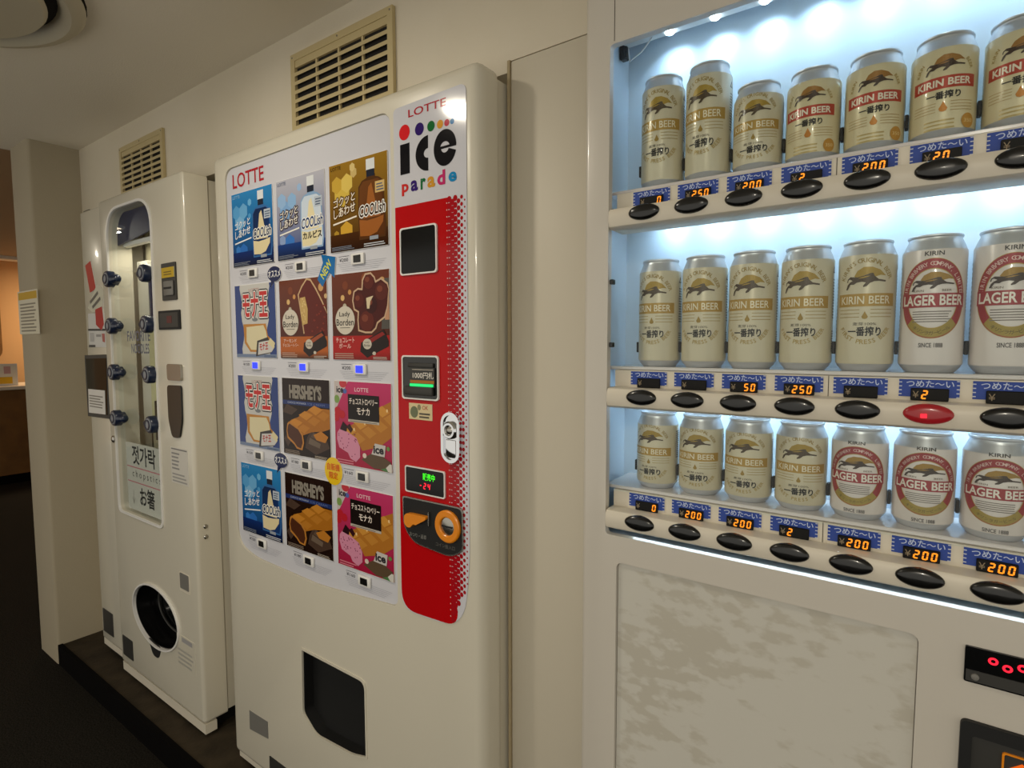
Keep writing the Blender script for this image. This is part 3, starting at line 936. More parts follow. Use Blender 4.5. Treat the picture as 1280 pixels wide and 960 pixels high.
# ---- red control panel
pan = smooth_poly([(-0.875, H + 0.470), (-0.874, H - 0.566), (-0.70, H - 0.560), (-0.683, H - 0.43), (-0.684, H + 0.474)], [.012, .045, .07, .05, .016], 8)
cp = MB().prism(pan, -0.0015, 0.001).build('control_panel', 'panel_sheet', ice)
p = Print(front(-0.0015), 0.00015)
def sub_panel(x_lim, z_hi):
    return smooth_poly([(-0.8735, z_hi), (-0.8725, H - 0.5645), (-0.705, H - 0.558), (x_lim, H - 0.47), (x_lim, z_hi)], [0, .045, .05, .03, 0], 8)
p.poly(sub_panel(-0.729, H + 0.276), 0xb80c12, 0)
# halftone edge: white specks in the red, red dots shrinking towards the edge
for xc, rr, odd in ((-0.7265, .0056, 0), (-0.7195, .0058, 1), (-0.7115, .0054, 0), (-0.7035, .0044, 1), (-0.6960, .0035, 0), (-0.6885, .0018, 1), (-0.7325, 0, 1)):
    p.n += 1
    p.hold = True
    zz = H + 0.272 - (0.0064 if odd else 0)
    while zz > H - 0.552:
        if rr == 0:
            p.oval(xc, zz, .0012, .0014, 0xd8c4c0, 2, 8)
        elif xc < -0.686 - max(0, (H - 0.46) - zz) * 0.42:
            p.oval(xc, zz, rr, rr * 1.08, 0xa8141e, 1, 12)
        zz -= 0.0128
    p.hold = False
# heading
(xa, za), (xb, zb) = xz(511.3, 147.5), xz(558, 122)
p.text('LOTTE', xa, za, xb, zb, 0xb02c38, 1, bold=0.012)
for (px_, py_, r_, c_) in ((506.3, 166, .0150, 0xd8272c), (525, 161.6, .0120, 0x35206a), (539.5, 158, .0098, 0x1c6a34), (550.8, 155.6, .0080, 0xd89a30), (559.3, 153.6, .0064, 0xc03a4a), (566, 152, .0050, 0x2a78b4)):
    x, zz = xz(px_, py_)
    p.oval(x, zz, r_, r_, c_, 1, 24)
K = 0x17161a
xa, za = xz(501.5, 219.5); xb, zb = xz(512.6, 178.5)
p.rect(xa, za, xb, zb, K, 1)
def arc_band(cu, cv, R, Rv, k, a0, a1, n=28):
    q = []
    for i in range(n + 1):
        a = math.radians(a0 + (a1 - a0) * i / n); q.append((cu + R * math.cos(a), cv + Rv * math.sin(a)))
    for i in range(n, -1, -1):
        a = math.radians(a0 + (a1 - a0) * i / n); q.append((cu + R * k * math.cos(a), cv + Rv * k * .8 * math.sin(a)))
    return q
# c: half disc with a bite, e: disc with an eye and a cut
xl, zc_ = xz(520.3, 193.5); xr, _z = xz(536, 191); zt = xz(535.8, 169)[1]; zb = xz(536.2, 213.3)[1]
p.poly(arc_band(xr, (zt + zb) / 2, xr - xl, (zt - zb) / 2, .34, 90, 270), K, 1)
xl = xz(543, 188)[0]; xr = xz(571.3, 181)[0]; zt = xz(557, 161.7)[1]; zb = xz(556, 207.7)[1]
cu, cv, RU, RV = (xl + xr) / 2, (zt + zb) / 2, (xr - xl) / 2, (zt - zb) / 2
p.poly(arc_band(cu, cv, RU, RV, .42, 2, 180), K, 1)
p.poly(arc_band(cu, cv, RU, RV, .34, 180, 344), K, 1)
p.rect(cu - RU * .5, cv - RV * .04, cu + RU * .98, cv + RV * .1, K, 1)
for ch, c_, a, b in (('p', 0xc8302c, (503, 246.5), (511.7, 228.5)), ('a', 0x3a2470, (514.3, 240.5), (523.3, 224)), ('r', 0x1f6a3c, (526.3, 238), (533, 221.8)), ('a', 0xcf9430, (535, 236), (544.7, 219)), ('d', 0xc0306a, (547.3, 233), (557.5, 211)), ('e', 0x2288c0, (561.3, 229), (571.7, 213))):
    (xa, za), (xb, zb) = xz(*a), xz(*b)
    p.text(ch, xa + .002, za + .002, xb - .002, zb - .002, c_, 1, bold=0.035)
p.build('panel_print', cp)

def plate(name, poly, y0, y1, m, rim=None, rw=0.003):
    o = MB().prism(poly, y0, y1).build(name, m, ice)
    if rim:
        MB().ring(inset(poly, -rw), inset(poly, 0.0), y0 - 0.0015, y1).build('rim', rim, o)
    return o
plate('dark_screen', rpoly(-0.855, H + 0.141, -0.760, H + 0.229, 0.006), -0.004, 0.0, 'smoked_screen', 'white_plastic')
bv = plate('bill_validator', rpoly(-0.855, H - 0.109, -0.759, H - 0.026, 0.006), -0.004, 0.0, 'black_plastic', 'white_plastic')
MB().rbox(-0.846, -0.768, -0.012, -0.004, H - 0.103, H - 0.085, 0.003, 2).build('bill_lip', 'dark_grey', bv, 1)
MB().rbox(-0.838, -0.768, -0.0085, -0.004, H - 0.047, H - 0.038, 0.002, 2).build('bill_hood', 'dark_grey', bv, 1)
MB().box(-0.832, -0.7655, -0.007, -0.004, H - 0.086, H - 0.047).build('bill_face', 'dark_grey', bv)
p = Print(front(-0.007), 0.00015)
p.rect(-0.832, H - 0.0785, -0.7655, H - 0.0725, 0xa86a28).text('1000円札', -0.824, H - 0.069, -0.767, H - 0.056, 0xe6e0d6, 1, bold=0.01).rect(-0.826, H - 0.052, -0.768, H - 0.0505, 0xb0a89c, 1)
p.build('lettering', bv)
MB().rbox(-0.832, -0.768, -0.0095, -0.006, H - 0.085, H - 0.0795, 0.001, 1).build('entry_lamp', 'green_lamp', bv)
st = plate('ok_sticker', [(-0.841, H - 0.153), (-0.776, H - 0.152), (-0.776, H - 0.120), (-0.841, H - 0.120)], -0.0024, -0.0015, 'white_plastic')
p = Print(front(-0.0024), 0.00015)
p.rect(-0.841, H - 0.153, -0.776, H - 0.120, 0xd8c69a).oval(-0.826, H - 0.138, 0.011, 0.012, 0x6e7458, 1, 18).oval(-0.812, H - 0.128, 0.005, 0.006, 0x8a8464, 1)
p.text('OK', -0.803, H - 0.132, -0.787, H - 0.124, 0xb04a3c, 1, bold=0.01).lines(-0.812, H - 0.149, -0.780, H - 0.136, 2, 0x5a5448, 1, 0.55)
p.build('printing', st)
hd = MB().prism(rpoly(-0.7465, H - 0.230, -0.6995, H - 0.131, 0.0232, 8), -0.007, 0.0).build('lock_handle', 'chrome', ice)
MB().ring(rpoly(-0.7465, H - 0.230, -0.6995, H - 0.131, 0.0232, 8), rpoly(-0.7405, H - 0.224, -0.7055, H - 0.137, 0.0172, 8), -0.0105, -0.006).build('escutcheon', 'chrome', hd, 1)
Mh = Matrix.Translation((-0.7235, -0.007, H - 0.166)) @ Matrix.Rotation(math.radians(90), 4, 'X')
MB().lathe([(0.0175, 0), (0.0175, 0.004), (0.0145, 0.0075), (0.0105, 0.0075), (0.0095, 0.004), (0.0093, 0.003)], 28, Mh, cap=False).build('lock_ring', 'chrome', hd, 1)
MB().lathe([(0.0094, 0.0), (0.0094, 0.004), (0.006, 0.0065), (0.002, 0.0075)], 24, Mh).build('key_cylinder', 'steel', hd, 1)
MB().rbox(-0.7365, -0.7105, -0.0085, -0.005, H - 0.220, H - 0.185, 0.0015, 2).build('lever', 'chrome', hd, 1)
ds_ = plate('status_display', rpoly(-0.851, H - 0.303, -0.745, H - 0.253, 0.004), -0.0035, 0.0, 'smoked_screen', 'white_plastic', 0.0025)
p = Print(front(-0.0035), 0.0002)
p.text('販売中', -0.803, H - 0.275, -0.770, H - 0.261, 0xffffff, 1, bold=0.02)
p.build('green_characters', ds_, 'green_digit')
p = Print(front(-0.0035), 0.0002)
seven(p, '-24', -0.814, H - 0.294, 0.013, 0.0115, 0xffffff)
p.build('red_figures', ds_, 'red_digit')
cpoly = smooth_poly([(-0.859, H - 0.319), (-0.858, H - 0.380), (-0.830, H - 0.409), (-0.730, H - 0.417), (-0.698, H - 0.400), (-0.699, H - 0.318)], [.006, .02, .02, .03, .012, .012], 6)
cn = plate('coin_panel', cpoly, -0.0045, 0.0, 'matte_black')
MB().ring(inset(cpoly, -0.0025), cpoly, -0.0055, 0.0).build('rim', 'steel', cn)
lv = [(-0.850, H - 0.355), (-0.850, H - 0.371), (-0.842, H - 0.378), (-0.832, H - 0.377), (-0.824, H - 0.368), (-0.818, H - 0.370), (-0.788, H - 0.353), (-0.788, H - 0.347), (-0.836, H - 0.348), (-0.843, H - 0.349)]
MB().prism(smooth_poly(lv, 0.004, 3), -0.013, -0.0045).build('return_lever', 'orange_plastic', cn, 1)
MB().box(-0.7855, -0.783, -0.009, -0.0045, H - 0.366, H - 0.338).build('lever_stop', 'steel', cn)
Mc = Matrix.Translation((-0.7345, -0.0045, H - 0.358)) @ Matrix.Rotation(math.radians(90), 4, 'X')
MB().lathe([(0.0325, 0.0), (0.0325, 0.004), (0.030, 0.006), (0.020, 0.006), (0.018, 0.004), (0.018, 0.0)], 36, Mc, cap=False).build('coin_ring', 'orange_plastic', cn, 1)
MB().lathe([(0.0182, 0.0), (0.0182, 0.002), (0.010, 0.0035), (0.001, 0.004)], 30, Mc).build('coin_inlet', 'steel', cn, 1)
MB().box(-0.748, -0.721, -0.0092, -0.0048, H - 0.3595, H - 0.3565).build('coin_slit', 'matte_black', cn)
p = Print(front(-0.0045), 0.0002)
p.text('おつり・返却', -0.842, H - 0.398, -0.795, H - 0.389, 0x8f8d88, 1)
p.build('return_lettering', cn)
p = Print(front(-0.0045), 0.0002)
p.text('コイン投入口', -0.768, H - 0.404, -0.718, H - 0.396, 0x6f6d68, 1)
p.build('coin_lettering', cn)
MB().prism([(-1.506, H - 1.098), (-1.413, H - 1.088), (-1.413, H - 1.039), (-1.506, H - 1.042)], -0.0012, 0.001).build('name_plate', 'mid_grey', ice)
MB().prism(rpoly(-1.41, H - 1.19, -1.30, H - 1.135, 0.004), -0.0012, 0.001).build('louvre_plate', 'dark_grey', ice)

# ================================================================== BEER MACHINE
BX0, BX1 = -0.4435, 0.372
BC0, BP = -0.3385, 0.0706       # first can column, column pitch
NC = 9
ROWZ = [H + 0.1962, H - 0.0824, H - 0.2788]      # button heights of the three tiers
beer = thing('beer_vending_machine', 'white beer can vending machine with lit window and oval black buttons', 'vending machine', (0, 0.3, PZ))
BY = 0.005
WX0, WX1, WZ0, WZ1 = -0.400, 0.330, H - 0.309, H + 0.457
door = MB().rbox(BX0, BX1, BY, 0.0175, H - 1.20, H + 0.62, 0.008, 4, edges=lambda e: not all(v.co.y > 0.015 for v in e.verts)).build('door', 'grey_white_enamel', beer, 1)
pan2 = rpoly(-0.380, H - 0.780, 0.017, H - 0.352, 0.010)
carve(door, [MB().prism(rpoly(WX0, WZ0, WX1, WZ1, 0.006, 3), -0.03, 0.2), MB().prism(pan2, -0.03, 0.014)])
MB().box(BX0 + 0.004, BX1 - 0.004, 0.152, 0.72, H - 1.18, H + 0.61).build('cabinet', 'grey_white_enamel', beer)
MB().box(BX0 + 0.03, BX1 - 0.03, 0.03, 0.70, PZ, H - 1.19).build('base', 'matte_black', beer)
MB().box(-0.3935, -0.3925, BY - 0.0004, BY + 0.002, WZ1 + 0.004, H + 0.612).build('door_seam', 'seam_dark', beer)
# lit compartment behind the window
LX0, LX1, LY1, LZ0, LZ1 = -0.426, 0.356, 0.132, H - 0.318, H + 0.520
mb = MB()
mb.box(LX0 - 0.004, LX1 + 0.004, LY1, LY1 + 0.006, LZ0 - 0.004, LZ1 + 0.004)
mb.box(LX0 - 0.004, LX0, 0.0185, LY1, LZ0, LZ1)
mb.box(LX1, LX1 + 0.004, 0.0185, LY1, LZ0, LZ1)
mb.box(LX0, LX1, 0.0185, LY1, LZ1, LZ1 + 0.004)
mb.box(LX0, LX1, 0.0185, LY1, LZ0 - 0.004, LZ0)
sh = MB()
for (a_, b_, c_, d_) in ((BX0 + .004, LX0 - .0045, H - 1.18, H + .61), (LX1 + .0045, BX1 - .004, H - 1.18, H + .61), (LX0 - .0045, LX1 + .0045, LZ1 + .0045, H + .61), (LX0 - .0045, LX1 + .0045, H - 1.18, LZ0 - .0045)):
    sh.box(a_, b_, 0.0185, 0.152, c_, d_)
sh.build('door_shell', 'grey_white_enamel', beer)
mb.build('compartment_liner', 'pale_blue_liner', beer)
strip_prof = [(.027, .040), (.027, .0130), (.006, .0128), (.0005, .0115), (-.0025, .007), (-.0035, 0.0), (-.0032, -.009), (-.001, -.0155), (.006, -.019), (.05, -.019), (.05, .040)]
btn = MB()
seg, ringn = 28, 5
vs_, fs = [], []
for k in range(ringn + 1):
    a = math.pi / 2 * k / ringn
    for s in range(seg):
        t_ = 2 * math.pi * s / seg
        vs_.append((0.0243 * math.cos(a) ** .6 * math.cos(t_) if k < ringn else 0, -0.0055 * math.sin(a), 0.0118 * math.cos(a) ** .7 * math.sin(t_) if k < ringn else 0))
for k in range(ringn):
    for s in range(seg):
        fs.append((k * seg + s, k * seg + (s + 1) % seg, (k + 1) * seg + (s + 1) % seg, (k + 1) * seg + s))
n0 = len(vs_)
for s in range(seg):
    t_ = 2 * math.pi * s / seg
    vs_.append((0.0243 * math.cos(t_), 0.006, 0.0118 * math.sin(t_)))
for s in range(seg):
    fs.append((n0 + s, n0 + (s + 1) % seg, (s + 1) % seg, s))
btn.add(vs_, fs)
btn_me = btn.mesh('button', 50)
btn_red = btn_me.copy()
btn_me.materials.append(MAT['black_plastic']); btn_red.materials.append(MAT['red_button'])
lab_me = MB().box(-0.0295, 0.0295, -0.0006, 0.0006, -0.0105, 0.0105).mesh('label')
lab_me.materials.append(MAT['white_plastic'])
p = Print(front(-0.0006), 0.00012)
p.rect(-0.0295, -0.0105, 0.0295, 0.0105, 0x23439a)
for k in range(9):
    p.rect(-0.0295, -0.0105 + k * .0024, -0.0295 + .003 * (k % 2), -0.0093 + k * .0024, 0xc8ccd8, 1).rect(0.0295 - .003 * ((k + 1) % 2), -0.0105 + k * .0024, 0.0295, -0.0093 + k * .0024, 0xc8ccd8, 1)
p.text('つめた～い', -0.022, 0.0015, 0.024, 0.0095, 0xc4d0ea, 2, bold=0.01)
cold_me = p.mesh('cold')
cold_me.materials.append(MAT['print_matte'])
dsp_me = MB().rbox(-0.0185, 0.0185, -0.0028, 0.0006, -0.0074, 0.0074, 0.0008, 1).mesh('display')
dsp_me.materials.append(MAT['display_black'])
clip_me = MB().rbox(-0.0019, 0.0019, -0.008, 0.004, 0.0, 0.017, 0.0006, 1).mesh('clip')
clip_me.materials.append(MAT['matte_black'])
led_me = MB().lathe([(0.0075, 0.0), (0.0075, -0.001), (0.006, -0.003), (0.002, -0.0042)], 16).mesh('led', 1)
led_me.materials.append(MAT['led_white'])
DIG = [['  0', '250', '200', '2  ', '200', '20 ', '   ', '   ', '   '], ['   ', '   ', ' 50', '250', '   ', '2  ', '   ', '   ', '   '], ['  0', '200', '200', '2  ', '200', '200', '200', '200', '200']]
dig_cache = {}
for j, zb in enumerate(ROWZ):
    st = MB().extrude_x([(y, zb + z) for y, z in strip_prof], LX0 + 0.03 if j == 0 else WX0 + 0.004, WX1 - 0.004).build('button_strip', 'cream_plastic', beer, 40)
    for xs_ in (BC0 + 3.5 * BP, BC0 + 7.5 * BP):
        MB().box(xs_ - 0.0004, xs_ + 0.0004, 0.0265, 0.0269, zb + 0.010, zb + 0.040).build('strip_joint', 'seam_dark', st)
    MB().rbox(LX0 + 0.012, LX1 - 0.002, 0.031, LY1 - 0.001, zb + 0.0405, zb + 0.046, 0.0012, 1).build('shelf', 'clear_shelf', beer)
    for i in range(NC):
        x = BC0 + i * BP
        lb = link('cold_label', lab_me, None, beer, (x, 0.0262, zb + 0.0280))
        link('lettering', cold_me, None, lb)
        d = link('price_display', dsp_me, None, beer, (x + 0.001, 0.0245, zb + 0.0207))
        if i not in (3,) or DIG[j][i].strip():
            p = Print(front(-0.0028), 0.0002)
            s = DIG[j][i]
            seven(p, s, -0.0085, -0.0055, 0.0108, 0.0088, 0xffffff)
            if s.strip():
                p.build('figures', d, 'amber_digit')
            p = Print(front(-0.0028), 0.0002)
            p.text('¥', -0.0165, -0.004, -0.0105, 0.004, 0x8a7a60, 1)
            p.build('yen_sign', d, 'print_matte')
        link('selection_button', btn_red if (j, i) == (1, 5) else btn_me, None, beer, (x, -0.0035, zb))
    for i in range(NC + 1):
        link('can_clip', clip_me, None, beer, (BC0 + (i - .5) * BP, 0.072, zb + 0.046 + (0.022 if j != 0 else 0.026)))
# red lamp in the lit button
MB().box(BC0 + 5 * BP - 0.007, BC0 + 5 * BP - 0.001, -0.0106, -0.0088, ROWZ[1] - 0.0042, ROWZ[1] + 0.0004).build('sold_out_lamp', 'red_digit', beer)
# light bars with one diode for each column
for j, (zl, yl) in enumerate(((H + 0.503, 0.092), (ROWZ[0] + 0.034, 0.095), (ROWZ[1] + 0.034, 0.095))):
    bar = MB().rbox(LX0 + 0.01, LX1 - 0.01, yl - 0.010, yl + 0.010, zl - 0.008, zl + 0.006, 0.002, 2).build('light_bar', 'white_plastic', beer, 1)
    for i in range(NC):
        link('light_diode', led_me, None, bar).location = (BC0 + i * BP, yl, zl - 0.008)
        area_light('diode_light', (BC0 + i * BP, yl + 0.004, zl - 0.0135), 0.012, (0.036, 0.034, 0.046)[j], (0.58, 0.79, 1.0), (0, 0.6, -1), spread=2.1)
sb = MB().rbox(WX0 + 0.01, WX1 - 0.01, 0.030, 0.040, H - 0.3045, H - 0.2985, 0.001, 1).build('sill_light', 'white_plastic', beer)
area_light('sill_strip_light', (-0.06, 0.028, H - 0.302), 0.6, 0.05, (0.7, 0.88, 1.0), (0, -1, -0.25), 'RECTANGLE', 0.004)
# glass in front of each tier
for (za, zb_) in ((ROWZ[0] + 0.041, WZ1 - 0.001), (ROWZ[1] + 0.041, ROWZ[0] - 0.0195), (ROWZ[2] + 0.041, ROWZ[1] - 0.0195)):
    MB().box(WX0 + 0.002, WX1 - 0.002, 0.0150, 0.0162, za, zb_).build('glass_pane', 'window_glass', beer)
for pz in (353, 431, 266):
    x, z = xz(760, pz, 0.83)
    MB().rbox(WX0 + 0.0002, WX0 + 0.006, 0.010, 0.020, z - 0.004, z + 0.004, 0.001, 1).build('glass_clip', 'black_plastic', beer)
MB().tube([(LX0 + 0.012, 0.10, H + 0.505), (LX0 + 0.018, 0.095, H + 0.47), (LX0 + 0.04, 0.092, H + 0.478), (LX0 + 0.075, 0.092, H + 0.512)], 0.0012, 6).build('lamp_wire', 'white_plastic', beer, 60)
MB().rbox(LX0 + 0.001, LX0 + 0.014, 0.09, 0.104, H + 0.475, H + 0.512, 0.002, 1).build('wire_clip', 'black_plastic', beer)
# lower advertising panel, money display, note slot
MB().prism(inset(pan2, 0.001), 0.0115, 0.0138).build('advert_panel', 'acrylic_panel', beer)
md = MB().prism(rpoly(0.0605, H - 0.391, 0.200, H - 0.349, 0.002), BY - 0.0035, BY + 0.001).build('money_display', 'smoked_screen', beer)
MB().box(0.062, 0.199, BY - 0.0045, BY - 0.0035, H - 0.389, H - 0.376).build('lower_lens', 'dark_grey', md)
MB().lathe([(0.004, 0), (0.0035, 0.0015), (0.001, 0.002)], 14, Matrix.Translation((0.0705, BY - 0.0045, H - 0.383)) @ Matrix.Rotation(math.radians(90), 4, 'X')).build('sensor', 'mid_grey', md)
p = Print(front(BY - 0.0035), 0.0002)
for k in range(6):
    p.ringv(0.0855 + 0.0125 * k, H - 0.3598 - (0.0045 if k % 2 else 0), 0.0046, 0.0044, 0.0022, 0.0020, 0xffffff, 1, 16)
p.build('red_characters', md, 'red_digit')
nb = MB().ring(rpoly(0.060, H - 0.56, 0.215, H - 0.437, 0.006), rpoly(0.071, H - 0.55, 0.204, H - 0.453, 0.003), BY - 0.006, BY + 0.001).build('note_slot', 'matte_black', beer)
MB().box(0.071, 0.204, BY - 0.002, BY + 0.001, H - 0.55, H - 0.453).build('slot_face', 'dark_grey', nb)
MB().ring(rpoly(0.098, H - 0.510, 0.180, H - 0.462, 0.003), rpoly(0.1, H - 0.508, 0.178, H - 0.464, 0.002), BY - 0.004, BY - 0.001).build('lamp_frame', 'orange_plastic', nb)
MB().prism([(0.103, H - 0.481), (0.128, H - 0.481), (0.1155, H - 0.470)], BY - 0.0035, BY - 0.002).build('arrow_lamp', 'amber_dim', nb)

# ================================================================== BEER CANS
CR = 0.033
def can_frame(r, bottom=0.0):
    return lambda u, v, h: ((r + h) * math.sin(u / r), -(r + h) * math.cos(u / r), v)
SL = [k * 0.003 for k in range(-24, 25)]
def beast(p, cu, cv, w_, h_, gold, dark, ly):
    def T(q): return [(cu + (u - .5) * w_, cv + (v - .5) * h_) for u, v in q]
    p.poly(T([(.20, .60), (.28, .84), (.44, 1), (.64, .99), (.84, .86), (1, .60), (.86, .63), (.72, .56), (.56, .70), (.40, .60), (.30, .52)]), gold, ly)
    p.poly(T([(.0, .36), (.02, .5), (.10, .60), (.19, .58), (.30, .56), (.44, .62), (.60, .72), (.67, .72), (.70, .60), (.80, .46), (1, .40), (.99, .33), (.82, .37), (.70, .36), (.60, .30), (.52, .16), (.44, .12), (.43, .18), (.50, .32), (.40, .36), (.27, .33), (.20, .25), (.10, .26), (.06, .14), (.02, .02), (-.02, .04), (.02, .24), (.09, .36), (.16, .42), (.08, .50), (.04, .46), (.03, .36)]), dark, ly + 1)
    p.poly(T([(.30, .50), (.46, .52), (.60, .60), (.50, .60), (.36, .55)]), gold, ly + 2)

def drop(p, cu, cv, r, col, ly):
    p.poly([(cu, cv + r * 1.9), (cu + r * .55, cv + r * .7), (cu + r, cv - r * .1), (cu + r * .7, cv - r * .8), (cu, cv - r), (cu - r * .7, cv - r * .8), (cu - r, cv - r * .1), (cu - r * .55, cv + r * .7)], col, ly)

def side_print(p, z0, z1, col=0x7d7663):
    p.lines(0.047, z0 + (z1 - z0) * .45, 0.062, z1, 14, col, 1, 0.5, 0.1)
    p.lines(0.047, z0, 0.062, z0 + (z1 - z0) * .3, 9, col, 1, 0.5, 0.2)
    p.lines(-0.062, z0, -0.050, z1, 20, col, 1, 0.5, 0.2)

def print_gold(p, zc, s):
    g, d = 0xa5872f, 0x4a3a24
    p.arc_text("KIRIN'S ORIGINAL BEER", 0, zc - 0.007 * s, 0.031, 0.031 * s, 160, 20, 0.0070 * s, 0x9c8340, 1, 0.012)
    beast(p, 0.000, zc + 0.004 * s, 0.045, 0.025 * s, g, d, 1)
    p.rect(-0.036, zc - 0.0265 * s, 0.036, zc - 0.0125 * s, 0xb08c3c, 1)
    p.text('KIRIN BEER', -0.030, zc - 0.0237 * s, 0.029, zc - 0.0153 * s, 0xe6dcc0, 2, bold=0.012)
    for k in range(3):
        p.rect(-0.033, zc - (0.0305 + .004 * k) * s, -0.006, zc - (0.0297 + .004 * k) * s, 0xa8935a, 1)
        p.rect(0.006, zc - (0.0305 + .004 * k) * s, 0.033, zc - (0.0297 + .004 * k) * s, 0xa8935a, 1)
    drop(p, 0, zc - 0.0375 * s, 0.0030 * s, 0x9c7e30, 1)
    p.text('麦芽100%', -0.013, zc - 0.0475 * s, 0.013, zc - 0.0440 * s, 0x4a4234, 1)
    p.outlined('一番搾り', -0.0185, zc - 0.0590 * s, 0.0185, zc - 0.0490 * s, 0x1c1a18, 0x1c1a18, 0.0003, 1)
    p.arc_text('FIRST PRESS BEER', 0, zc - 0.038 * s, 0.031, 0.0275 * s, 205, 335, 0.0070 * s, 0xb0985a, 1, 0.02, inside=True)

def print_lager(p, zm, s):
    r, d = 0x9c2f34, 0x3e3026
    hu, hv = 0.0355, 0.0405 * s
    p.text('KIRIN', -0.0095, zm + 0.0435 * s, 0.0095, zm + 0.0478 * s, 0x3a3632, 1, bold=0.02)
    p.ringv(0, zm, hu, hv, hu * .76, hv * .76, r, 1, 56)
    p.ringv(0, zm, hu + .0006, hv + .0006, hu, hv, 0xb89a4a, 1, 56)
    p.ringv(0, zm, hu * .76, hv * .76, hu * .74, hv * .74, 0xb89a4a, 2, 56)
    p.arc_text('KIRIN BREWERY COMPANY, LIMITED', 0, zm, hu * .88, hv * .88, 176, 4, 0.0058 * s, 0xe0c0b6, 3, 0.01)
    p.poly([(hu * .98 * math.cos(a), zm + hv * .98 * math.sin(a)) for a in [math.radians(222 + 96 * k / 20) for k in range(21)]] + [(hu * .75 * math.cos(a), zm + hv * .75 * math.sin(a)) for a in [math.radians(318 - 96 * k / 20) for k in range(21)]], 0xa08a3a, 2)
    p.arc_text('キリンラガービール', 0, zm, hu * .875, hv * .875, 234, 306, 0.0046 * s, 0x4a3c1c, 3, 0.0, inside=True)
    beast(p, 0, zm + 0.0170 * s, 0.043, 0.0195 * s, 0xa07c30, d, 2)
    p.text('KIRIN', -0.020, zm + 0.0070 * s, -0.009, zm + 0.0092 * s, 0x6a5a44, 2).text('BEER', 0.009, zm + 0.0070 * s, 0.019, zm + 0.0092 * s, 0x6a5a44, 2)
    p.rect(-hu, zm - 0.0090 * s, hu, zm + 0.0052 * s, r, 4)
    p.text('LAGER BEER', -0.0325, zm - 0.0068 * s, 0.0325, zm + 0.0032 * s, 0xeae2d6, 5, bold=0.025)
    p.lines(-0.020, zm - 0.0240 * s, 0.020, zm - 0.0112 * s, 5, 0x7a7066, 2, 0.35, 0.12)
    p.text('SINCE 1888', -0.012, zm - 0.0500 * s, 0.012, zm - 0.0455 * s, 0x4a4440, 1, bold=0.015)

def print_red(p, z0, s):
    beast(p, 0.001, z0 + 0.084, 0.038, 0.021, 0x9a6c2c, 0x3e2c20, 1)
    p.arc_text('KIRIN', -0.012, z0 + 0.074, 0.016, 0.018, 172, 128, 0.0055, 0xa98f4c, 1, 0.02).arc_text('BEER', 0.012, z0 + 0.074, 0.016, 0.018, 52, 8, 0.0055, 0xa98f4c, 1, 0.02)
    p.rect(-0.033, z0 + 0.056, 0.033, z0 + 0.0700, 0xb23a24, 1)
    p.text('KIRIN BEER', -0.027, z0 + 0.0592, 0.027, z0 + 0.0668, 0xeadfca, 2, bold=0.03)
    p.outlined('一番搾り', -0.0165, z0 + 0.0445, 0.0165, z0 + 0.0530, 0x201c18, 0x201c18, 0.0003, 1)
    for k in range(4):
        p.rect(-0.031, z0 + 0.040 - .0034 * k, -0.007, z0 + 0.0406 - .0034 * k, 0xb08f58, 1)
        p.rect(0.007, z0 + 0.040 - .0034 * k, 0.031, z0 + 0.0406 - .0034 * k, 0xb08f58, 1)
    drop(p, 0.0, z0 + 0.0335, 0.0042, 0xc07a20, 2)
    p.lines(-0.018, z0 + 0.010, 0.012, z0 + 0.023, 3, 0xbba46a, 1, 0.4, 0.2)
    p.oval(0.0265, z0 + 0.0175, 0.0078, 0.0085, 0xc08a30, 2, 24)
    p.text('350', 0.0215, z0 + 0.0155, 0.0315, z0 + 0.0195, 0xe8cc90, 3)

def make_can(name, tall, body_m, art):
    h = 0.168 if tall else 0.122
    zs = h - 0.019                       # start of the neck
    root = bpy.data.objects.new(name, None)
    root.empty_display_size = 0.03
    def part(n, me, m, par=root):
        o = bpy.data.objects.new(n, me)
        if m: me.materials.append(MAT[m])
        o.parent = par
        return o
    parts = [part('body', MB().lathe([(CR - .0006, 0.0095), (CR, 0.0115), (CR, zs - 0.001), (CR - .0003, zs)], 40, cap=False).mesh('body', 1), body_m),
             part('base', MB().lathe([(0.018, 0.0045), (0.0235, 0.001), (0.0248, 0.0), (0.0262, 0.001), (0.0305, 0.0062), (CR - .0006, 0.0095)], 40).mesh('base', 1), 'aluminium'),
             part('neck', MB().lathe([(CR - .0003, zs), (CR - .0016, zs + .003), (0.0285, zs + 0.0105), (0.0272, zs + 0.0135), (0.0272, zs + 0.015), (0.0284, zs + 0.0165), (0.0284, zs + 0.0182), (0.0276, zs + .019), (0.0264, zs + .0185)], 40, cap=False).mesh('neck', 1), 'aluminium'),
             part('lid', MB().lathe([(0.0264, zs + .0185), (0.0256, zs + 0.0125), (0.0236, zs + 0.012), (0.0228, zs + 0.014), (0.010, zs + .0142), (0.001, zs + .0142)], 40, cap=False).mesh('lid', 1), 'aluminium'),
             part('pull_tab', MB().prism(smooth_poly([(-.0075, -.014), (.0075, -.014), (.0085, .004), (.006, .010), (-.006, .010), (-.0085, .004)], 0.004, 4), 0, 0.0012).mesh('tab'), 'aluminium')]
    parts[-1].rotation_euler = (math.radians(90), 0, 0)
    parts[-1].location = (0, 0, zs + 0.0145)
    p = Print(can_frame(CR), 0.00012)
    art(p)
    parts.append(part('label_print', p.mesh('print', SL), 'print_can'))
    return root, parts

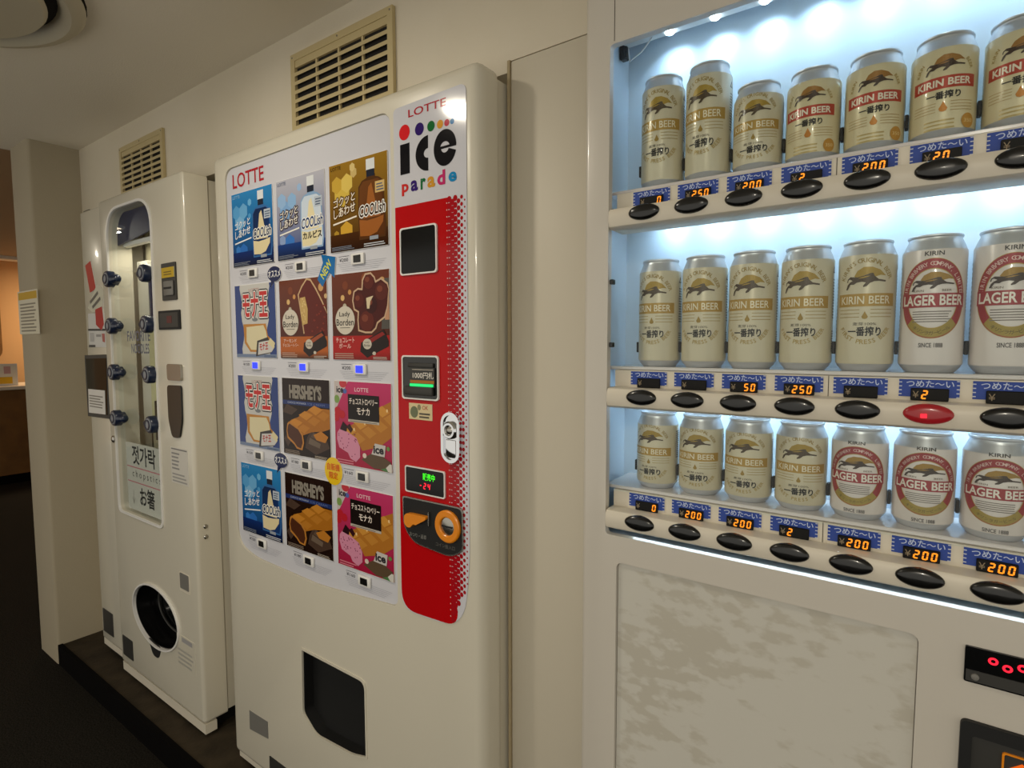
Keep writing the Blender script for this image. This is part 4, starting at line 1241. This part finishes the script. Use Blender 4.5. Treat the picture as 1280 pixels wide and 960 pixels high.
def art_gold_tall(p):
    p.poly([(0.046, 0.131), (0.056, 0.131), (0.051, 0.141)], 0x3a362e, 1).poly([(0.0485, 0.1325), (0.0535, 0.1325), (0.051, 0.1375)], 0xc2b48c, 1)
    side_print(p, 0.025, 0.125); print_gold(p, 0.114, 1.16)
def art_gold_small(p):
    side_print(p, 0.014, 0.095); print_gold(p, 0.079, 0.94)
def art_red(p):
    side_print(p, 0.016, 0.09, 0xa08a5c); print_red(p, 0.0, 1)
def art_lager_tall(p):
    side_print(p, 0.025, 0.135); print_lager(p, 0.090, 1.18)
def art_lager_small(p):
    side_print(p, 0.016, 0.095); print_lager(p, 0.0590, 0.96)
KIND = {'G': ('tall_beer_can', True, 'can_gold', art_gold_tall), 'g': ('beer_can', False, 'can_gold', art_gold_small), 'r': ('beer_can', False, 'can_cream', art_red),
        'L': ('tall_beer_can', True, 'can_pearl', art_lager_tall), 'l': ('beer_can', False, 'can_pearl', art_lager_small)}
LOOK = {'G': 'tall gold-banded beer can', 'g': 'short gold-banded beer can', 'r': 'short red-banded cream beer can', 'L': 'tall white lager can', 'l': 'short white lager can'}
TIER = ['top', 'middle', 'bottom']
ORD = ['first', 'second', 'third', 'fourth', 'fifth', 'sixth', 'seventh', 'eighth', 'ninth']
protos = {k: make_can(*v) for k, v in KIND.items()}
used = set()
for j, row in enumerate(('GGgrrrrrr', 'GGGGGLLLL', 'ggggllllg')):
    for i, k in enumerate(row):
        r0, ps0 = protos[k]
        if k in used:
            root = r0.copy(); ps = [q.copy() for q in ps0]
            for q in ps: q.parent = root
        else:
            root, ps = r0, ps0
            used.add(k)
        for o in [root] + ps:
            COL.objects.link(o)
        root.location = (BC0 + i * BP, 0.070, ROWZ[j] + 0.0462)
        root.rotation_euler = (0, 0, math.radians([4, -3, 2, -2, 3, 0, -4, 2, -1][(i + 3 * j) % 9]))
        tag(root, f'{LOOK[k]}, {ORD[i]} on the {TIER[j]} shelf from the white filler panel', 'can', 'beer cans on the ' + TIER[j] + ' shelf')

# ================================================================== NOODLE MACHINE
NX0, NX1, NZ0, NZ1 = -2.412, -1.778, H - 1.200, H + 0.513
nm = thing('noodle_vending_machine', 'white vending machine with knobbed glass window and chopsticks sign', 'vending machine', (-2.2, 0.3, PZ))
nwin = smooth_poly([(-2.338, H + 0.466), (-2.352, H - 0.604), (-2.004, H - 0.604), (-1.990, H + 0.466)], [.10, .03, .03, .10], 8)
hc = (-2.095, H - 0.936)
hole = ellipse(hc[0], hc[1], 0.172, 0.106, 40)
door = MB().rbox(NX0, NX1, 0.0, 0.075, NZ0, NZ1, 0.012, 4, edges=lambda e: not all(v.co.y > 0.07 for v in e.verts)).build('door', 'white_enamel', nm, 1)
carve(door, [MB().prism(nwin, -0.02, 0.12), MB().prism(hole, -0.02, 0.12)])
MB().box(-2.650, NX1 - 0.003, 0.150, 0.70, NZ0, NZ1 - 0.006).build('cabinet', 'white_enamel', nm)
MB().box(NX1 - 0.05, NX1 - 0.004, 0.078, 0.15, NZ0 + 0.012, NZ1 - 0.012).build('side_strip', 'white_enamel', nm)
MB().box(NX0 + 0.02, NX1 - 0.055, 0.078, 0.15, NZ0 + 0.012, H - 0.62).build('lower_body', 'matte_black', nm)
MB().box(NX0 + 0.01, NX1 - 0.008, 0.074, 0.079, NZ0 + 0.02, NZ0 + 0.2).build('door_gasket', 'seam_dark', nm)
MB().box(-2.64, NX1 - 0.04, 0.04, 0.68, PZ, NZ0 - 0.002).build('base', 'matte_black', nm)
MB().box(NX0 + 0.002, NX1 - 0.002, 0.004, 0.04, NZ0 - 0.034, NZ0 - 0.002).build('bottom_skirt', 'cream_plastic', nm)
MB().rbox(-2.648, NX0 - 0.002, 0.018, 0.145, NZ0 + 0.012, NZ1 - 0.005, 0.008, 3).build('side_panel', 'white_enamel', nm, 1)
MB().box(-2.646, NX0 - 0.004, 0.022, 0.06, NZ0 - 0.016, NZ0 + 0.010).build('bottom_skirt', 'cream_plastic', nm)
for (x, z) in ((-2.62, NZ1 - 0.004), (-2.44, NZ1 + 0.0005)):
    MB().rbox(x - 0.028, x + 0.03, 0.03, 0.05, z, z + 0.007, 0.002, 1).build('top_bracket', 'seam_dark', nm)
MB().ring(inset(nwin, -0.007), inset(nwin, 0.001), -0.004, 0.002).build('window_frame', 'white_plastic', nm, 1)
# window interior
wi = MB().prism(inset(nwin, 0.002), 0.120, 0.126).build('window_back', 'interior_cream', nm)
hd = smooth_poly([(-2.334, H + 0.462), (-2.338, H + 0.352), (-1.994, H + 0.384), (-1.994, H + 0.462)], [.10, 0, 0, .10], 8)
MB().prism(hd, 0.030, 0.036).build('header', 'navy_header', nm)
MB().box(-2.235, -2.10, 0.075, 0.118, H - 0.315, H + 0.10).build('noodle_chute', 'pale_yellow', nm)
MB().box(-2.09, -2.008, 0.085, 0.118, H - 0.30, H + 0.06).build('noodle_chute', 'interior_white', nm)
MB().box(-2.33, -2.245, 0.085, 0.118, H - 0.30, H + 0.30).build('noodle_chute', 'interior_white', nm)
MB().box(-2.192, -2.186, 0.066, 0.076, H - 0.34, H - 0.20).build('divider', 'dark_grey', nm)
MB().box(-2.205, -2.192, 0.07, 0.12, H + 0.06, H + 0.27).build('bracket', 'navy_header', nm)
MB().box(-2.192, -2.06, 0.07, 0.12, H + 0.255, H + 0.272).build('bracket', 'navy_header', nm)
for k in range(4):
    MB().lathe([(0.052, 0), (0.066, 0.072), (0.07, 0.075), (0.067, 0.076), (0.001, 0.0765)], 24, Matrix.Translation((-2.11, 0.14, H + 0.02 + 0.082 * k)) @ Matrix.Diagonal((0.95, 0.28, 1, 1))).build('cup_stack', 'interior_white', nm, 1)
p = Print(front(0.0119), 0.0003)
p.text('FAVORITE', -2.245, H + 0.012, -2.065, H + 0.046, 0x6a6a78, 1, bold=0.02).text('NOODLES', -2.215, H - 0.030, -2.075, H + 0.002, 0x6a6a78, 1, bold=0.02)
gp = MB().prism(inset(nwin, 0.0015), 0.012, 0.015).build('glass_pane', 'window_glass', nm)
p.build('lettering', gp, 'print_matte')
sg = MB().prism([(-2.322, H - 0.595), (-2.012, H - 0.595), (-2.010, H - 0.352), (-2.318, H - 0.352)], 0.018, 0.024).build('chopsticks_sign', 'white_plastic', nm)
p = Print(front(0.018), 0.0002)
p.rect(-2.322, H - 0.595, -2.012, H - 0.352, 0xd2cfc4)
p.text('젓가락', -2.270, H - 0.425, -2.085, H - 0.360, 0x1c1a18, 1, bold=0.02).text('↓', -2.055, H - 0.425, -2.030, H - 0.365, 0x3a3632, 1)
p.rect(-2.318, H - 0.440, -2.015, H - 0.436, 0xd08088, 1).rect(-2.318, H - 0.494, -2.015, H - 0.490, 0xd08088, 1)
p.text('c h o p s t i c s', -2.275, H - 0.480, -2.050, H - 0.448, 0x4a4640, 1)
p.text('お箸', -2.220, H - 0.570, -2.105, H - 0.505, 0x1c1a18, 1, bold=0.02).text('↓', -2.055, H - 0.575, -2.030, H - 0.512, 0x3a3632, 1).text('↓', -2.285, H - 0.575, -2.262, H - 0.522, 0x9a968c, 1)
p.build('lettering', sg, 'print_matte')
RX = Matrix.Rotation(math.radians(90), 4, 'X')
knob_me = MB().lathe([(0.020, -0.002), (0.020, 0.008), (0.0285, 0.012), (0.0285, 0.030), (0.026, 0.034), (0.021, 0.034)], 24, RX).mesh('knob', 1)
face_me = MB().lathe([(0.0212, 0.033), (0.0212, 0.0355), (0.012, 0.037), (0.001, 0.037)], 24, RX).mesh('face', 1)
grip_me = MB().ring(ellipse(0, 0, 0.0175, 0.0175, 20), ellipse(0, 0, 0.0125, 0.0125, 20), -0.0385, -0.035).mesh('grip')
nub_me = MB().lathe([(0.019, 0.0), (0.018, 0.034), (0.013, 0.040), (0.012, 0.052), (0.008, 0.056), (0.001, 0.057)], 18, Matrix.Rotation(math.radians(90), 4, 'Y')).mesh('nub', 1)
for me_, m_ in ((knob_me, 'navy_plastic'), (face_me, 'knob_grey'), (grip_me, 'navy_plastic'), (nub_me, 'navy_plastic')):
    me_.materials.append(MAT[m_])
for k in range(4):
    for x, sg_ in ((-2.306, 1), (-2.022, -1)):
        kb = link('knob', knob_me, None, nm, (x, 0.010, H + 0.228 - 0.163 * k))
        link('knob_face', face_me, None, kb)
        link('knob_groove', grip_me, None, kb)
        nb_ = link('knob_nub', nub_me, None, kb)
        nb_.location = (0, -0.016, 0)
        nb_.scale.x = sg_

area_light('added_window_light', (-2.17, 0.05, H + 0.345), 0.26, 0.35, (1.0, 0.9, 0.72), (0, 0.25, -1), 'RECTANGLE', 0.02)  # added lamp with its bar behind the header, brightens the window interior
MB().rbox(-2.32, -2.02, 0.038, 0.062, H + 0.347, H + 0.362, 0.003, 2).build('added_window_lamp', 'white_plastic', nm, 1)

def nplate(name, poly, m, y0=-0.004):
    return MB().prism(poly, y0, 0.001).build(name, m, nm)
bs = nplate('bill_slot', rpoly(-1.926, H + 0.136, -1.832, H + 0.250, 0.003), 'dark_grey')
MB().box(-1.920, -1.838, -0.006, -0.004, H + 0.205, H + 0.236).build('yellow_label', 'pale_yellow', bs)
p = Print(front(-0.006), 0.0002)
p.rect(-1.920, H + 0.205, -1.838, H + 0.236, 0xc9a616).lines(-1.905, H + 0.213, -1.852, H + 0.228, 2, 0x7a6410, 1)
p.build('label_print', bs, 'print_matte')
MB().rbox(-1.908, -1.845, -0.009, -0.004, H + 0.150, H + 0.195, 0.003, 2).build('slot_mouth', 'mid_grey', bs, 1)
MB().box(-1.902, -1.851, -0.0095, -0.0085, H + 0.170, H + 0.176).build('slit', 'matte_black', bs)
dp = nplate('amount_display', rpoly(-1.960, H + 0.046, -1.817, H + 0.105, 0.003), 'matte_black')
MB().prism(rpoly(-1.950, H + 0.053, -1.827, H + 0.098, 0.002), -0.0048, -0.004).build('display_lens', 'dark_grey', dp)
MB().prism(rpoly(-1.900, H + 0.066, -1.868, H + 0.088, 0.002), -0.0054, -0.0048).build('red_mark', 'dull_red', dp)
nplate('return_button', rpoly(-1.910, H - 0.112, -1.819, H - 0.061, 0.010), 'steel', -0.008)
nplate('coin_mouth', smooth_poly([(-1.918, H - 0.128), (-1.918, H - 0.236), (-1.898, H - 0.292), (-1.850, H - 0.292), (-1.829, H - 0.236), (-1.826, H - 0.126)], 0.015, 4), 'black_plastic', -0.006)
nt_ = nplate('notice_sticker', [(-1.925, H - 0.44), (-1.812, H - 0.44), (-1.812, H - 0.325), (-1.925, H - 0.325)], 'white_plastic', -0.0008)
p = Print(front(-0.0008), 0.0002)
p.rect(-1.925, H - 0.44, -1.812, H - 0.325, 0xcfcbc2).lines(-1.918, H - 0.395, -1.865, H - 0.335, 5, 0x8c8a88, 1).lines(-1.918, H - 0.435, -1.82, H - 0.402, 3, 0x9a9894, 1)
p.rect(-1.92, H - 0.332, -1.815, H - 0.328, 0x7a7876, 1)
p.build('printing', nt_, 'print_matte')
MB().lathe([(0.013, 0), (0.013, 0.004), (0.009, 0.007), (0.001, 0.008)], 18, Matrix.Translation((-2.375, 0.0, H - 0.345)) @ Matrix.Rotation(math.radians(90), 4, 'X')).build('lock', 'steel', nm, 1)
for (px_, py_) in ((257, 658), (257.5, 671)):
    d = ray(px_, py_); k = NX1 / d.x
    MB().lathe([(0.007, 0), (0.007, 0.002), (0.004, 0.005), (0.001, 0.0055)], 14, Matrix.Translation((NX1 - 0.0005, d.y * k - D0, d.z * k + H)) @ Matrix.Rotation(math.radians(90), 4, 'Y')).build('side_bolt', 'steel', nm, 1)
# pick-up opening
MB().ring(inset(hole, -0.005), inset(hole, 0.001), -0.006, 0.004).build('pickup_rim', 'white_plastic', nm, 1)
MB().prism(inset(hole, 0.001), 0.070, 0.074).build('pickup_flap', 'smoked_screen', nm)
MB().ring(inset(hole, 0.001), inset(hole, 0.004), 0.004, 0.071).build('pickup_liner', 'black_plastic', nm, 1)
MB().tube([(hc[0] + 0.13 * math.cos(a), 0.064, hc[1] + 0.08 * math.sin(a)) for a in [math.radians(130 + 190 * k / 20) for k in range(21)]], 0.004, 8).build('flap_bead', 'dark_grey', nm, 60)
MB().prism(smooth_poly([(-2.165, H - 1.028), (-2.13, H - 1.085), (-2.085, H - 1.085), (-2.06, H - 1.040)], 0.018, 4), -0.001, 0.001).build('pickup_tongue', 'matte_black', nm)
vp = MB().prism(rpoly(-1.905, H - 0.792, -1.832, H - 0.728, 0.005), -0.001, 0.001).build('vent_plate', 'cream_plastic', nm)
MB().prism(rpoly(-1.898, H - 0.782, -1.840, H - 0.731, 0.004), -0.002, -0.0009).build('vent_recess', 'mid_grey', vp)
MB().prism(rpoly(-2.390, H - 1.166, -2.300, H - 1.090, 0.004), -0.0012, 0.001).build('name_plate', 'dark_grey', nm)
MB().prism(rpoly(-2.630, H - 1.155, -2.530, H - 1.060, 0.004), 0.0165, 0.019).build('name_plate', 'dark_grey', nm)
lp = MB().prism([(-1.94, H - 1.05), (-1.82, H - 1.05), (-1.82, H - 0.945), (-1.94, H - 0.945)], -0.0008, 0.001).build('faded_label', 'white_enamel', nm)
p = Print(front(-0.0008), 0.0002)
p.lines(-1.935, H - 1.045, -1.825, H - 0.985, 4, 0xa9a69c, 0).rect(-1.905, H - 0.965, -1.835, H - 0.950, 0x9c9a9a, 0)
p.build('printing', lp, 'print_matte')
# papers and box on the side panel
Y2 = 0.018
def side(px_, py_): return xz(px_, py_, D0 + Y2)
q = [side(107, 332), side(113.5, 326), side(120.5, 361), side(113, 366)]
def sp(name, poly, m, col=None, y0=Y2 - 0.0012):
    o = MB().prism(poly[::-1] if sum((poly[i][0] - poly[i - 1][0]) * (poly[i][1] + poly[i - 1][1]) for i in range(len(poly))) > 0 else poly, y0, Y2 + 0.001).build(name, m, nm)
    if col is not None:
        pr_ = Print(front(y0), 0.0002)
        pr_.poly(poly, col)
        pr_.build('printing', o, 'print_matte')
    return o
sp('red_tape', q, 'white_plastic', 0xb8321c)
sp('red_tape', [side(120, 387), side(128.5, 383), side(131, 405), side(128, 413), side(121, 406)], 'white_plastic', 0xb02418, Y2 - 0.0026)
o = sp('white_tag', [side(110.5, 385), side(121.5, 356), side(130.5, 362), side(129, 384), side(117, 391)], 'white_plastic', 0xcfccb8, Y2 - 0.002)
p = Print(front(Y2 - 0.002), 0.0004)
p.stroke([side(114, 378), side(123, 366)], 0.012, 0x6a665c, 1).stroke([side(117, 384), side(126, 373)], 0.012, 0x6a665c, 1)
p.build('writing', o, 'print_matte')
o = sp('notice', [side(110.5, 392), side(134, 391), side(135, 434), side(112, 434)], 'white_plastic', 0xd4d2ce)
p = Print(front(Y2 - 0.0012), 0.0004)
p.poly([side(111, 411), side(134.5, 411), side(134.5, 413.5), side(111, 413.5)], 0x3a3838, 1).poly([side(112, 431), side(120, 431), side(120, 434), side(112, 434)], 0x4a4848, 1).poly([side(128, 417), side(131.5, 417), side(132, 428), side(129, 427)], 0xb06058, 1)
p.poly([side(113, 416), side(118, 416), side(118.5, 427), side(113.5, 427)], 0xb8b6b4, 1).poly([side(121, 418), side(127, 418), side(127, 421), side(121, 421)], 0x9a9896, 1)
p.build('writing', o, 'print_matte')
bxp = [side(138, 523.5), side(136, 443), side(107, 444), side(111.5, 520)]
bx_ = sp('framed_box', bxp, 'dark_grey', None, Y2 - 0.004)
MB().prism(inset([side(138, 523.5), side(136, 443), side(107, 444), side(111.5, 520)][::-1], 0.014), Y2 - 0.005, Y2 - 0.004).build('dark_pane', 'smoked_screen', bx_)
o = MB().prism([side(113.5, 515.5), side(134, 518), side(133, 488), side(112.5, 486)], Y2 - 0.0062, Y2 - 0.005).build('paper_slip', 'white_plastic', bx_)
(xa, za), (xb, zb) = side(114, 514), side(133, 489)
p = Print(front(Y2 - 0.0062), 0.0004)
p.lines(xa + .01, za + .02, xb - .01, zb - .015, 5, 0x8f8a80, 1)
p.build('writing', bx_, 'print_matte')
